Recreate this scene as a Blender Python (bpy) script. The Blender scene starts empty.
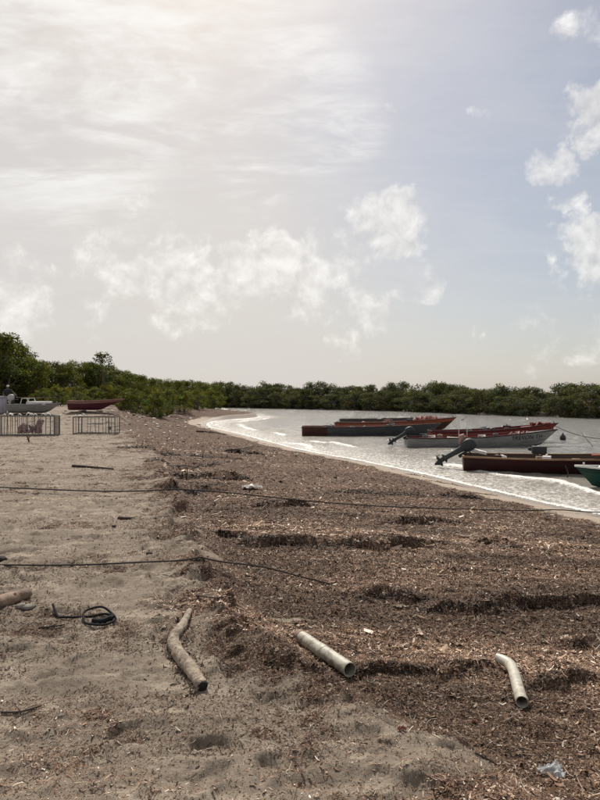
import bpy, bmesh, math, random
import numpy as np
from mathutils import Vector, Matrix, Euler
R = math.radians
SC = bpy.context.scene
COL = SC.collection
random.seed(7)
RNG = np.random.default_rng(11)

# ------------------------------------------------------------------ camera
F = 600.0            # focal length in photograph pixels (600 x 800 frame)
HZ = 395.0           # photograph row of the horizon
ZC = 1.6             # eye height above the sand plateau
WZ = -0.8            # water level
cam_d = bpy.data.cameras.new('camera'); cam = bpy.data.objects.new('camera', cam_d); COL.objects.link(cam)
cam_d.sensor_fit = 'VERTICAL'; cam_d.sensor_height = 24.0; cam_d.lens = 24.0 * F / 800.0
cam_d.clip_start = 0.05; cam_d.clip_end = 6000
cam.location = (0, 0, ZC); cam.rotation_euler = (R(90) - math.atan(5 / F), 0, 0)
SC.camera = cam

# ------------------------------------------------------------------ sun, sky, exposure
SUN_EL, SUN_AZ = R(50), R(-9)                 # azimuth from +Y, negative to the left
SUN_DIR = Vector((math.sin(SUN_AZ) * math.cos(SUN_EL), math.cos(SUN_AZ) * math.cos(SUN_EL), math.sin(SUN_EL)))
sun_d = bpy.data.lights.new('sun', 'SUN'); sun_d.energy = 4.9; sun_d.angle = R(0.6); sun_d.color = (1.0, 0.93, 0.84)
sun = bpy.data.objects.new('sun', sun_d); COL.objects.link(sun)
sun.rotation_euler = SUN_DIR.to_track_quat('Z', 'Y').to_euler()
SC.view_settings.view_transform = 'Standard'; SC.view_settings.look = 'None'
SC.view_settings.gamma = 1.0; SC.view_settings.exposure = 0.0
SC.view_settings.use_curve_mapping = False

class NT:
    """small helper for node graphs"""
    def __init__(self, tree): self.t = tree; self.n = tree.nodes; self.l = tree.links
    def new(self, typ, **kw):
        nd = self.n.new(typ)
        for k, v in kw.items(): setattr(nd, k, v)
        return nd
    def put(self, sock, v):
        if isinstance(v, bpy.types.NodeSocket): self.l.new(v, sock)
        elif v is not None: sock.default_value = v
    def math(self, op, a, b=None, c=None, clamp=False):
        nd = self.new('ShaderNodeMath', operation=op, use_clamp=clamp)
        for i, v in enumerate((a, b, c)): self.put(nd.inputs[i], v)
        return nd.outputs[0]
    def vmath(self, op, a, b=None):
        nd = self.new('ShaderNodeVectorMath', operation=op)
        self.put(nd.inputs[0], a); self.put(nd.inputs[1], b)
        return nd.outputs['Value'] if op in ('DOT_PRODUCT', 'LENGTH') else nd.outputs[0]
    def noise(self, vec, scale, detail=5, rough=0.55, dist=0.0):
        nd = self.new('ShaderNodeTexNoise'); self.put(nd.inputs['Vector'], vec)
        nd.inputs['Scale'].default_value = scale; nd.inputs['Detail'].default_value = detail
        nd.inputs['Roughness'].default_value = rough; nd.inputs['Distortion'].default_value = dist
        return nd.outputs['Fac']
    def ramp(self, fac, stops):
        nd = self.new('ShaderNodeValToRGB'); cr = nd.color_ramp
        while len(cr.elements) < len(stops): cr.elements.new(0.5)
        for e, (p, c) in zip(cr.elements, stops):
            e.position = p; e.color = (c[0], c[1], c[2], 1) if hasattr(c, '__len__') else (c, c, c, 1)
        self.put(nd.inputs[0], fac); return nd.outputs[0]
    def mix(self, fac, a, b, mode='MIX'):
        nd = self.new('ShaderNodeMix', data_type='RGBA', blend_type=mode)
        self.put(nd.inputs[0], fac)
        for i, v in ((6, a), (7, b)):
            if not isinstance(v, bpy.types.NodeSocket): v = (v[0], v[1], v[2], 1)
            self.put(nd.inputs[i], v)
        return nd.outputs[2]
    def step(self, v, lo, hi):
        nd = self.new('ShaderNodeMapRange', interpolation_type='SMOOTHSTEP')
        self.put(nd.inputs[0], v); nd.inputs[1].default_value = lo; nd.inputs[2].default_value = hi
        return nd.outputs[0]
    def bump(self, h, strength, distance, normal=None):
        nd = self.new('ShaderNodeBump'); nd.inputs['Strength'].default_value = strength
        nd.inputs['Distance'].default_value = distance; self.put(nd.inputs['Height'], h)
        if normal is not None: self.put(nd.inputs['Normal'], normal)
        return nd.outputs[0]

def dir_px(px, py):
    return Vector(((px - 300) / F, 1.0, (HZ - py) / F)).normalized()

def build_world():
    w = bpy.data.worlds.new('World'); SC.world = w; w.use_nodes = True
    w.node_tree.nodes.clear(); g = NT(w.node_tree)
    tc = g.new('ShaderNodeTexCoord'); d = g.vmath('NORMALIZE', tc.outputs['Generated'])
    sky = g.new('ShaderNodeTexSky', sky_type='NISHITA'); sky.sun_disc = False
    sky.sun_elevation = SUN_EL; sky.sun_rotation = SUN_AZ
    sky.altitude = 0; sky.air_density = 1.0; sky.dust_density = 1.6; sky.ozone_density = 1.0
    base = g.mix(1.0, sky.outputs[0], (0.085, 0.085, 0.085), 'MULTIPLY')
    sep = g.new('ShaderNodeSeparateXYZ'); g.put(sep.inputs[0], d)
    x, y, z = sep.outputs
    # thin high veil; brighter round the sun because ice and dust scatter forward
    mu = g.vmath('DOT_PRODUCT', d, tuple(SUN_DIR))
    fwd = g.math('POWER', g.math('MAXIMUM', g.math('MULTIPLY_ADD', mu, 0.5, 0.5), 0.0), 7.0)
    zz = g.math('ADD', g.math('MAXIMUM', z, 0.0), 0.12)
    pc = g.new('ShaderNodeCombineXYZ'); g.put(pc.inputs[0], g.math('DIVIDE', x, zz)); g.put(pc.inputs[1], g.math('DIVIDE', y, zz))
    P = pc.outputs[0]
    low = g.math('SUBTRACT', 1.0, g.step(z, 0.0, 0.5))
    side = g.step(g.vmath('DOT_PRODUCT', d, tuple(dir_px(700, 60))), 0.76, 0.99)     # clearer gap of blue
    veil_n = g.noise(P, 0.55, 5, 0.6, 0.6)
    veil = g.math('MULTIPLY_ADD', veil_n, 0.5, 0.46)
    veil = g.math('ADD', veil, g.math('MULTIPLY', low, 0.22))
    veil = g.math('SUBTRACT', veil, g.math('MULTIPLY', side, 0.46), clamp=True)
    veil_l = g.math('MULTIPLY_ADD', fwd, 0.20, 0.615)
    vc = g.mix(1.0, g.mix(fwd, (1.005, 0.985, 0.975), (1.13, 0.99, 0.82)), g.new('ShaderNodeCombineColor').outputs[0], 'MULTIPLY')
    cc = vc.node.inputs[7].links[0].from_node
    for i in range(3): g.put(cc.inputs[i], veil_l)
    col = g.mix(veil, base, vc)
    # cirrus: drawn-out streaks with a fine mackerel ripple
    mp = g.new('ShaderNodeMapping'); g.put(mp.inputs[0], P); mp.inputs['Rotation'].default_value = (0, 0, R(38)); mp.inputs['Scale'].default_value = (1.0, 1.7, 1)
    ci = g.noise(mp.outputs[0], 1.5, 8, 0.62, 0.8)
    mp2 = g.new('ShaderNodeMapping'); g.put(mp2.inputs[0], P); mp2.inputs['Rotation'].default_value = (0, 0, R(-30)); mp2.inputs['Scale'].default_value = (2.4, 5.5, 1)
    rip = g.noise(mp2.outputs[0], 3.2, 4, 0.6, 0.9)
    band = None
    for (px, py, a0, a1) in ((150, 30, .975, .995), (60, -10, .96, .995), (250, 80, .986, .998), (310, 110, .993, .999), (350, 130, .9975, .9998), (70, 140, .984, 1.), (255, 174, .997, 1.), (20, 90, .975, 1.)):
        b = g.step(g.vmath('DOT_PRODUCT', d, tuple(dir_px(px, py))), a0, a1)
        band = b if band is None else g.math('MAXIMUM', band, b)
    cim = g.math('MULTIPLY', g.step(g.math('MULTIPLY_ADD', rip, 0.26, ci), 0.50, 0.82), g.math('MULTIPLY_ADD', band, 0.85, 0.10))
    cim = g.math('MULTIPLY', cim, g.step(z, 0.02, 0.2), clamp=True)
    cl = g.math('MULTIPLY_ADD', fwd, 0.30, 0.76)
    ccol = g.new('ShaderNodeCombineColor')
    g.put(ccol.inputs[0], cl); g.put(ccol.inputs[1], g.math('MULTIPLY', cl, 0.985)); g.put(ccol.inputs[2], g.math('MULTIPLY', cl, 0.955))
    col = g.mix(cim, col, ccol.outputs[0])
    # fair-weather cumulus, torn edges
    wn = g.new('ShaderNodeTexNoise'); g.put(wn.inputs['Vector'], d); wn.inputs['Scale'].default_value = 9.0; wn.inputs['Detail'].default_value = 6; wn.inputs['Roughness'].default_value = 0.6
    wv = g.vmath('SUBTRACT', wn.outputs['Color'], (0.5, 0.5, 0.5)); sc_ = g.new('ShaderNodeVectorMath', operation='SCALE'); g.put(sc_.inputs[0], wv); sc_.inputs['Scale'].default_value = 0.16
    dw = g.vmath('NORMALIZE', g.vmath('ADD', d, sc_.outputs[0]))
    cu = g.noise(d, 15.0, 9, 0.60, 0.25)
    cu3 = g.noise(d, 46.0, 6, 0.58, 0.3)
    cu2 = g.noise(d, 4.2, 3, 0.5, 0.2)
    blob = None
    for (px, py, rad, wt) in ((115, 268, 46, .75), (180, 284, 60, .85), (225, 290, 44, .7), (268, 262, 46, .9), (312, 284, 50, .85), (352, 262, 40, .7), (390, 226, 44, 1.), (378, 310, 30, .7),
                              (416, 284, 34, .75), (335, 334, 24, .5), (8, 300, 60, .75), (6, 258, 24, .5), (150, 215, 50, .45), (552, 160, 30, .88), (604, 122, 28, .95), (563, 208, 22, .7),
                              (590, 252, 38, .92), (580, 284, 18, .6), (482, 122, 16, .62), (584, 30, 20, .6), (396, 118, 12, .5), (530, 336, 40, .5), (480, 330, 30, .45), (592, 342, 34, .5), (95, 300, 40, .5), (680, 200, 50, .9)):
        c0 = math.cos(math.atan(rad * 1.2 / F)); c1 = 1.0
        b = g.math('MULTIPLY', g.step(g.vmath('DOT_PRODUCT', dw, tuple(dir_px(px, py))), c0, c1), wt)
        blob = b if blob is None else g.math('MAXIMUM', blob, b)
    away = g.math('MULTIPLY', g.step(cu2, 0.54, 0.72), g.step(y, 0.62, 0.35))       # elsewhere round the sky the same kind of clouds go on
    blob = g.math('MAXIMUM', blob, away)
    tex = g.math('MULTIPLY_ADD', g.math('SUBTRACT', cu, 0.5), 2.3, g.math('MULTIPLY', g.math('SUBTRACT', cu3, 0.5), 0.9))
    dens = g.math('ADD', g.math('MULTIPLY', blob, 1.15), g.math('MULTIPLY', tex, 0.72))
    cum = g.math('MULTIPLY', g.step(dens, 0.48, 1.08), g.step(blob, 0.02, 0.35))
    cum = g.math('MULTIPLY', cum, 0.60)
    sh_ = g.noise(g.vmath('ADD', d, (-0.004, 0.0, 0.016)), 15.0, 9, 0.60, 0.25)
    lit_ = g.math('MULTIPLY', g.math('SUBTRACT', cu, sh_), 1.1)
    cul = g.math('ADD', lit_, g.math('MULTIPLY_ADD', fwd, 0.10, g.math('MULTIPLY_ADD', tex, 0.26, 0.84)))
    c3 = g.new('ShaderNodeCombineColor')
    g.put(c3.inputs[0], g.math('MULTIPLY', cul, 1.03)); g.put(c3.inputs[1], g.math('MULTIPLY', cul, 1.0)); g.put(c3.inputs[2], g.math('MULTIPLY', cul, 0.955))
    col = g.mix(cum, col, c3.outputs[0])
    bg = g.new('ShaderNodeBackground'); g.put(bg.inputs[0], col); bg.inputs[1].default_value = 1.0
    out = g.new('ShaderNodeOutputWorld'); g.l.new(bg.outputs[0], out.inputs[0])
build_world()

# ------------------------------------------------------------------ helpers
def tag(o, label=None, cat=None, group=None, kind=None):
    if label: o['label'] = label
    if cat: o['category'] = cat
    if group: o['group'] = group
    if kind: o['kind'] = kind
    return o

def empty(name, loc=(0, 0, 0), rz=0.0):
    o = bpy.data.objects.new(name, None); COL.objects.link(o); o.empty_display_size = 0.2
    o.location = loc; o.rotation_euler = (0, 0, rz); return o

def link(name, mesh, parent=None, loc=None, rot=None):
    o = bpy.data.objects.new(name, mesh); COL.objects.link(o)
    if parent is not None: o.parent = parent
    if loc is not None: o.location = loc
    if rot is not None: o.rotation_euler = rot
    return o

def mesh_np(name, V, quads, mats=(), smooth=True, attrs=None, mat_idx=None):
    """fast mesh from numpy arrays; quads is an (n, k) array"""
    me = bpy.data.meshes.new(name); V = np.asarray(V, dtype=np.float32); Q = np.asarray(quads, dtype=np.int32)
    n, k = Q.shape
    me.vertices.add(len(V)); me.vertices.foreach_set('co', V.ravel())
    me.loops.add(n * k); me.loops.foreach_set('vertex_index', Q.ravel())
    me.polygons.add(n); me.polygons.foreach_set('loop_start', np.arange(0, n * k, k, dtype=np.int32))
    me.polygons.foreach_set('use_smooth', np.full(n, smooth, dtype=bool))
    for m in mats: me.materials.append(m)
    if mat_idx is not None: me.polygons.foreach_set('material_index', np.asarray(mat_idx, dtype=np.int32))
    me.update(calc_edges=True)
    for nm, (typ, arr) in (attrs or {}).items():
        a = me.attributes.new(nm, typ, 'POINT')
        if typ == 'FLOAT_COLOR': a.data.foreach_set('color', np.asarray(arr, dtype=np.float32).ravel())
        else: a.data.foreach_set('value', np.asarray(arr, dtype=np.float32).ravel())
    return me

class MB:
    """collects vertices and faces of one mesh"""
    def __init__(self): self.v = []; self.f = []; self.m = []
    def add(self, vs, fs, mi=0):
        o = len(self.v); self.v += [tuple(p) for p in vs]
        for f in fs: self.f.append([i + o for i in f]); self.m.append(mi)
    def box(self, c, s, rot=None, mi=0, taper=1.0):
        hx, hy, hz = s[0] / 2, s[1] / 2, s[2] / 2
        pts = [Vector((sx * hx * (taper if sz > 0 else 1), sy * hy * (taper if sz > 0 else 1), sz * hz)) for sz in (-1, 1) for sy in (-1, 1) for sx in (-1, 1)]
        if rot is not None: pts = [rot @ p for p in pts]
        pts = [p + Vector(c) for p in pts]
        self.add(pts, [(0, 2, 3, 1), (4, 5, 7, 6), (0, 1, 5, 4), (2, 6, 7, 3), (0, 4, 6, 2), (1, 3, 7, 5)], mi)
    def tube(self, pts, rad, n=8, cap=True, mi=0, jit=0.0, rng=None, flat=1.0):
        pts = [Vector(p) for p in pts]; k = len(pts)
        rad = rad if hasattr(rad, '__len__') else [rad] * k
        vs = []; up = Vector((0, 0, 1)); prev = None
        for i, p in enumerate(pts):
            t = (pts[min(i + 1, k - 1)] - pts[max(i - 1, 0)]).normalized()
            if prev is None:
                a = t.cross(up)
                if a.length < 1e-3: a = t.cross(Vector((1, 0, 0)))
            else: a = prev - t * prev.dot(t)
            a.normalize(); b = t.cross(a); prev = a
            for j in range(n):
                q = 2 * math.pi * j / n
                r = rad[i] * (1 + (rng.uniform(-jit, jit) if rng else 0))
                vs.append(p + a * math.cos(q) * r + b * math.sin(q) * r * flat)
        fs = [(i * n + j, i * n + (j + 1) % n, (i + 1) * n + (j + 1) % n, (i + 1) * n + j) for i in range(k - 1) for j in range(n)]
        if cap: fs += [tuple(range(n - 1, -1, -1)), tuple((k - 1) * n + j for j in range(n))]
        self.add(vs, fs, mi)
    def mesh(self, name, mats, smooth=True, bevel=0.0):
        me = bpy.data.meshes.new(name); me.from_pydata(self.v, [], self.f)
        for m in (mats if isinstance(mats, (list, tuple)) else [mats]): me.materials.append(m)
        me.polygons.foreach_set('material_index', self.m)
        me.update()
        if bevel or smooth:
            bm = bmesh.new(); bm.from_mesh(me)
            if bevel: bmesh.ops.bevel(bm, geom=list(bm.edges), offset=bevel, segments=2, affect='EDGES', profile=0.6)
            bmesh.ops.recalc_face_normals(bm, faces=bm.faces)
            for f in bm.faces: f.smooth = smooth
            if smooth:
                for e in bm.edges:
                    if len(e.link_faces) == 2 and e.calc_face_angle(0) > R(42): e.smooth = False
            bm.to_mesh(me); bm.free()
        return me
    def build(self, name, mats, parent=None, smooth=True, bevel=0.0, loc=None, rot=None):
        return link(name, self.mesh(name, mats, smooth, bevel), parent, loc, rot)

# ---- numpy noise
def _h(ix, iy, s):
    n = (ix.astype(np.int64) * 374761393 + iy.astype(np.int64) * 668265263 + s * 1442695041) & 0x7fffffff
    n = ((n ^ (n >> 13)) * 1274126177) & 0x7fffffff
    return ((n ^ (n >> 16)) & 0xffff) / 65535.0
def vnoise(x, y, s=0):
    ix = np.floor(x); iy = np.floor(y); fx = x - ix; fy = y - iy
    fx = fx * fx * fx * (fx * (fx * 6 - 15) + 10); fy = fy * fy * fy * (fy * (fy * 6 - 15) + 10)
    a, b, c, d = _h(ix, iy, s), _h(ix + 1, iy, s), _h(ix, iy + 1, s), _h(ix + 1, iy + 1, s)
    return (a + (b - a) * fx) * (1 - fy) + (c + (d - c) * fx) * fy
def fbm(x, y, f=1.0, o=4, s=0, g=0.5):
    t = np.zeros_like(x, dtype=float); a = 1.0; n = 0.0
    for i in range(o):
        t += a * (vnoise(x * f + 17.3 * i, y * f - 9.1 * i, s + i * 7) * 2 - 1); n += a; a *= g; f *= 2.03
    return t / n
def sst(a, b, v):
    t = np.clip((v - a) / (b - a), 0, 1); return t * t * (3 - 2 * t)

# ------------------------------------------------------------------ terrain functions
SHORE = np.array([(40, -40), (20, -10), (12.5, 2), (9.2, 6), (7.2, 9), (6.0, 12), (5.38, 13.46), (4.64, 15.5), (4.05, 17.35), (3.24, 19.5), (1.87, 22.5), (0, 26.2), (-1.8, 31.3),
                  (-4.1, 37.9), (-6.9, 45), (-8.0, 51), (-7.8, 56), (-6.4, 60), (-4.7, 64), (-4.6, 67), (-6.5, 71), (-10, 80), (-13.5, 92), (-17, 110), (-20, 128), (-22, 160), (-24, 260)], float)
FAR = np.array([(400, -60), (120, 15), (60, 42), (45, 51), (31.3, 62.6), (24, 72), (15, 90), (0, 103), (-14.4, 115), (-24, 124), (-60, 150)], float)
SCARP = np.array([(4, -6), (2.0, 0.5), (0.86, 2.3), (0.62, 2.8), (0.22, 3.15), (-0.30, 3.9), (-0.72, 5.1), (-1.30, 7.1), (-2.54, 11.3), (-3.9, 16), (-5.7, 21.3), (-9.5, 32), (-14, 45), (-20, 60), (-26, 85), (-30, 120), (-34, 260)], float)

def polydist(x, y, P):
    """signed distance to a polyline; positive on the left of its direction"""
    best = np.full(x.shape, 1e18); sg = np.ones(x.shape)
    for (ax, ay), (bx, by) in zip(P[:-1], P[1:]):
        dx, dy = bx - ax, by - ay; L2 = dx * dx + dy * dy
        t = np.clip(((x - ax) * dx + (y - ay) * dy) / L2, 0, 1)
        ex = x - (ax + t * dx); ey = y - (ay + t * dy); d2 = ex * ex + ey * ey
        c = dx * (y - ay) - dy * (x - ax)
        m = d2 < best - 1e-12
        best = np.where(m, d2, best); sg = np.where(m, np.where(c >= 0, 1.0, -1.0), sg)
    return np.sqrt(best) * sg

def fields(x, y):
    s = polydist(x, y, SHORE)          # + on land
    u = -polydist(x, y, SCARP)         # + to the right of the sand edge
    fl = -polydist(x, y, FAR)          # + beyond the far shore
    return s, u, fl

def macro(x, y, fld=None):
    x = np.asarray(x, float); y = np.asarray(y, float)
    s, u, fl = fld if fld is not None else fields(x, y)
    up = np.maximum(u, 0); sp = np.maximum(s - 1.5, 0)
    w = sp / (sp + up + 1e-6)                                   # 1 at the sand edge, 0 at the swash
    wr = -0.58 + 0.34 * w ** 1.1
    bed = wr + 0.24 * (1 - sst(0.0, 0.50, u))
    rise = 0.85 * sst(24, 39, y) * sst(-5, -12, x)
    fore = WZ + 0.22 * sst(0, 1.5, s) * 1.0
    z = np.where(s > 1.5, np.where(u > 0, bed, 0.0 + rise), fore)
    z = np.where((s > 1.5) & (u > 0), z + rise * 0.8 * w, z)
    z = np.where((s > 0) & (s <= 1.5), np.minimum(WZ + 0.147 * s, z), z)
    z = np.where(s <= 0, WZ + np.maximum(0.147 * s, -1.6), z)
    spit = sst(0.0, 0.5, s) * sst(54, 60, y) * sst(-24, -14, x)
    z = z + 0.34 * spit * (s > 0) * sst(90, 75, y)
    z = np.where(fl > -8, np.maximum(z, WZ - 0.6 + np.clip((fl + 4) * 0.13, 0, 1.5)), z)
    return z

def hit_px(px, py, dz=0.0, zf=None):
    """where the sight line of a photograph pixel meets the terrain"""
    D = np.geomspace(1.2, 160, 5000)
    x = (px - 300) / F * D; z = ZC + (HZ - py) / F * D
    h = (zf or macro)(x, D) + dz
    i = int(np.argmax(z <= h))
    return float(x[i]), float(D[i])

# windrows and sand ledges: photograph strokes -> ground strokes, near side steep so it falls in shade
RIDGES = []
def ridge(x0, y0, x1, y1, h, w, steep=0.16):
    a = hit_px(x0, y0); b = hit_px(x1, y1); RIDGES.append((a, b, h * .80, w * .8, steep))
for a in ((385, 525, 455, 523, .13, .8), (250, 508, 315, 507, .11, .8), (245, 546, 345, 549, .11, .6), (320, 549, 446, 546, .12, .6), (360, 600, 425, 603, .09, .4), (425, 613, 530, 611, .10, .4),
          (500, 612, 620, 605, .12, .4), (345, 677, 430, 676, .075, .28), (410, 675, 505, 674, .085, .28), (528, 690, 600, 681, .09, .28), (168, 472, 205, 476, .12, .8), (190, 477, 250, 481, .15, .9),
          (170, 487, 212, 488, .09, .6), (150, 462, 215, 466, .10, .9), (120, 448, 180, 456, .08, .9), (190, 456, 240, 460, .10, 1.), (212, 533, 255, 542, .08, .4),
          (475, 545, 520, 549, .08, .5), (570, 648, 620, 640, .07, .3), (440, 495, 482, 499, .09, .6), (230, 452, 262, 455, .12, .7), (340, 492, 420, 496, .05, .7)):
    ridge(*a)
LEDGES = []
for a in ((362, 767, 468, 786, .030, .13), (418, 750, 490, 762, .028, .12), (238, 632, 262, 645, .06, .16), (262, 660, 300, 678, .06, .2), (236, 652, 292, 668, .05, .2), (205, 612, 240, 622, .05, .2),
          (240, 690, 290, 702, .03, .15), (150, 536, 196, 560, .05, .5), (185, 560, 215, 590, .05, .3), (60, 700, 170, 720, .015, .15), (130, 608, 170, 612, .03, .14), (500, 720, 560, 735, .03, .15)):
    x0, y0, x1, y1, h, w = a; LEDGES.append((hit_px(x0, y0), hit_px(x1, y1), h, w, 0.45))
HOLLOWS = []
for (px, py, rx, ry, dp) in ((150, 735, .10, .06, .018), (60, 690, .12, .07, .02), (100, 760, .12, .06, .02), (215, 752, .1, .06, .02), (30, 745, .12, .07, .018), (295, 765, .12, .05, .022), (330, 785, .14, .05, .02),
                             (185, 780, .12, .06, .02), (70, 640, .16, .1, .02), (130, 570, .2, .12, .02), (40, 545, .2, .12, .02), (110, 540, .25, .12, .02), (350, 740, .1, .05, .02),
                             (20, 780, .12, .06, .02), (90, 510, .3, .15, .025), (30, 600, .2, .1, .02)):
    HOLLOWS.append((hit_px(px, py), rx, ry, dp))

rf = np.random.default_rng(77); PRINTS = []
for _ in range(420):                                  # trampled sand: overlapping foot and heel marks
    yy = math.sqrt(rf.uniform(1.9 ** 2, 13 ** 2)); xx = rf.uniform(-.55, .12) * yy
    PRINTS.append((xx, yy, rf.uniform(.09, .16), rf.uniform(.045, .07), rf.uniform(0, math.pi), rf.uniform(.012, .030)))
def detail(x, y, fld):
    s, u, fl = fld
    land = sst(0.3, 1.6, s)
    wm = sst(-0.1, 0.5, u) * sst(1.5, 2.3, s)
    z = np.zeros_like(x)
    for (a, b, h, w, st) in RIDGES + LEDGES:
        ax, ay = a; bx, by = b; L = math.hypot(bx - ax, by - ay)
        m = (x > min(ax, bx) - 1.5 * w - .3) & (x < max(ax, bx) + 1.5 * w + .3) & (y > min(ay, by) - 2 * w) & (y < max(ay, by) + 2.5 * w)
        if not m.any(): continue
        X, Y = x[m], y[m]; dx, dy = (bx - ax) / L, (by - ay) / L
        if dx < 0: dx, dy = -dx, -dy; ax, ay = bx, by
        t = ((X - ax) * dx + (Y - ay) * dy) / L
        q = -(X - ax) * dy + (Y - ay) * dx
        q = q + w * (0.9 * fbm(X, Y, 0.9 / w, 3, 5) + 0.25 * fbm(X, Y, 4 / w, 2, 9))
        tp = sst(-0.15, 0.35, t + .2 * (vnoise(X * 2, Y * 2, 4) - .5)) * sst(1.15, 0.65, t)
        g = sst(-st * w, 0.02 * w, q) * (1 - sst(0, 1.6 * w, q))
        hh = h * (0.65 + 0.7 * vnoise(X * 1.3 / w, Y * 1.3 / w, 3))
        np.maximum.at(z, np.nonzero(m), 0) if False else None
        z[m] = np.maximum(z[m], hh * tp * g)
    for ((cx, cy), rx, ry, dp) in HOLLOWS:
        m = (np.abs(x - cx) < 3 * rx) & (np.abs(y - cy) < 4 * ry)
        if not m.any(): continue
        e = ((x[m] - cx) / rx) ** 2 + ((y[m] - cy) / ry) ** 2
        z[m] += -dp * np.exp(-e * 0.9) + 0.35 * dp * np.exp(-(np.sqrt(e) - 1.7) ** 2 * 3)
    near = (y < 14) & (y > 1.5) & (x < 3)
    if near.sum() > 50000:
        idx = np.nonzero(near)[0]; order = np.argsort(y[idx]); idx = idx[order]; ysrt = y[idx]
        for (cx, cy, a_, b_, th, dp) in PRINTS:
            i0, i1 = np.searchsorted(ysrt, (cy - 2 * a_, cy + 2 * a_)); k = idx[i0:i1]; k = k[np.abs(x[k] - cx) < 2 * a_]
            if not len(k): continue
            dx, dy = x[k] - cx, y[k] - cy; p_ = (dx * math.cos(th) + dy * math.sin(th)) / a_; q_ = (-dx * math.sin(th) + dy * math.cos(th)) / b_
            e = np.sqrt(p_ * p_ + q_ * q_) + .25 * fbm(x[k], y[k], 16, 2, 71)
            z[k] += (-dp * sst(1.0, .62, e) + .45 * dp * np.exp(-(e - 1.2) ** 2 * 14)) * (1 - .8 * wm[k])
    z = np.where(near, np.maximum(z, -.028 + .01 * fbm(x, y, 9, 2, 78)), z)
    ue = u + .30 * fbm(x, y, 1.1, 3, 72) + .12 * fbm(x, y, 5, 3, 73)
    z = z + 0.12 * sst(2.4, 3.4, y) * (sst(-.45, .45, u) - sst(-.03, .06, ue)) * sst(16, 9, y) * (np.abs(u) < 3)
    z = z + 0.05 * sst(2.4, 3.4, y) * (sst(-.45, .45, u + .45) - sst(-.02, .05, ue + .42)) * sst(12, 6, y) * (np.abs(u) < 3)
    sand = 0.030 * fbm(x, y * 1.6, 0.8, 3, 21) + 0.018 * fbm(x * .7, y * 1.9, 3.3, 3, 22) + 0.016 * np.abs(fbm(x * .7, y * 1.6, 8, 4, 24, .6)) + 0.010 * fbm(x, y, 19, 3, 23, .6)
    wr = 0.045 * fbm(x * 0.6, y * 1.5, 0.7, 3, 31) + 0.045 * np.abs(fbm(x * 0.45, y * 1.6, 2.2, 3, 32)) + 0.014 * fbm(x, y * 1.2, 7, 3, 33, .6)
    far = 1.0 + 1.2 * sst(14, 40, y)
    z = z * (0.4 + 0.6 * land) + land * (sand * (1 - wm) + wr * wm * far)
    return z + 0.004 * fbm(x, y, 2.0, 3, 41) * (1 - land)

def ground_z(x, y):
    x = np.atleast_1d(np.asarray(x, float)); y = np.atleast_1d(np.asarray(y, float))
    f = fields(x, y); return macro(x, y, f) + detail(x, y, f)
def gz(x, y): return float(ground_z(x, y)[0])
def at(px, py, dz=0.0):
    """ground point under a photograph pixel"""
    x, y = hit_px(px, py, 0.0, ground_z); return Vector((x, y, gz(x, y) + dz))

def mx3(*a): return np.maximum.reduce(a)
def wrack_amount(x, y, fld):
    s, u, fl = fld
    n = fbm(x, y, 1.3, 4, 51); n2 = fbm(x, y * 1.3, 4.5, 3, 52)
    wd = 1 + 1.5 * sst(5, 20, y)
    m = sst(-0.55, 0.45, u / wd + 0.60 * n + 0.40 * n2) * sst(1.25, 1.75, s + 0.25 * n + 0.12 * n2)
    m = np.maximum(m, sst(0.25, 0.9, s) * sst(54, 60, y) * sst(-24, -14, x) * sst(92, 80, y))
    clump = sst(0.30, 0.42, fbm(x * 0.5, y, 1.1, 3, 57)) * sst(0.25, 0.6, s) * (s < 1.8) * (y < 50)
    m = np.maximum(m, clump * 0.9)
    patch = mx3(sst(-0.12, 0.34, fbm(x * 0.6, y * 1.7, 1.7, 4, 53)), sst(.02, .4, fbm(x * .35, y * 1.4, .9, 4, 59)) * sst(8, 22, y), .55 * sst(17, 27, y), .45 * sst(.0, .35, fbm(x * .4, y * 1.6, 1.3, 4, 91)) * sst(5, 9, y)) * (s > 1.8)
    spec = sst(0.0, 0.5, fbm(x, y, 6.0, 2, 54))
    hole = sst(0.36, 0.55, fbm(x * 0.7, y * 1.4, 1.1, 3, 58)) * sst(2.5, 0.6, u) * (y < 5)
    return np.clip(m * (1 - 0.75 * hole), 0, 1), np.clip(patch * (0.38 + 0.6 * spec), 0, 1) * (1 - m)

# ------------------------------------------------------------------ materials
MATS = {}
def mat(name, color, rough=0.6, metal=0.0, var=0.25, scale=12.0, bump=0.0, bdist=0.01, stretch=None, spec=0.5, dirt=None, dirt_amt=0.5, dirt_scale=3.0):
    """procedural material: base colour with mottling, wear and fine relief"""
    m = bpy.data.materials.new(name); m.use_nodes = True; g = NT(m.node_tree); b = g.n['Principled BSDF']
    tc = g.new('ShaderNodeTexCoord'); vec = tc.outputs['Object']
    if stretch:
        mp = g.new('ShaderNodeMapping'); g.put(mp.inputs[0], vec); mp.inputs['Scale'].default_value = stretch; vec = mp.outputs[0]
    n = g.noise(vec, scale, 6, 0.6)
    c0 = [max(0, c * (1 - var)) for c in color]; c1 = [min(1, c * (1 + var)) for c in color]
    col = g.ramp(n, [(0.3, c0), (0.7, c1)])
    if dirt is not None:
        n2 = g.noise(vec, dirt_scale, 8, 0.7, 0.4)
        col = g.mix(g.math('MULTIPLY', g.step(n2, 0.45, 0.62), dirt_amt), col, dirt)
    g.put(b.inputs['Base Color'], col)
    b.inputs['Metallic'].default_value = metal; b.inputs['Specular IOR Level'].default_value = spec
    g.put(b.inputs['Roughness'], g.math('MULTIPLY_ADD', n, 0.25, rough - 0.12))
    if bump: g.put(b.inputs['Normal'], g.bump(g.noise(vec, scale * 3, 5, 0.65), bump, bdist))
    MATS[name] = m; return m

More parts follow.
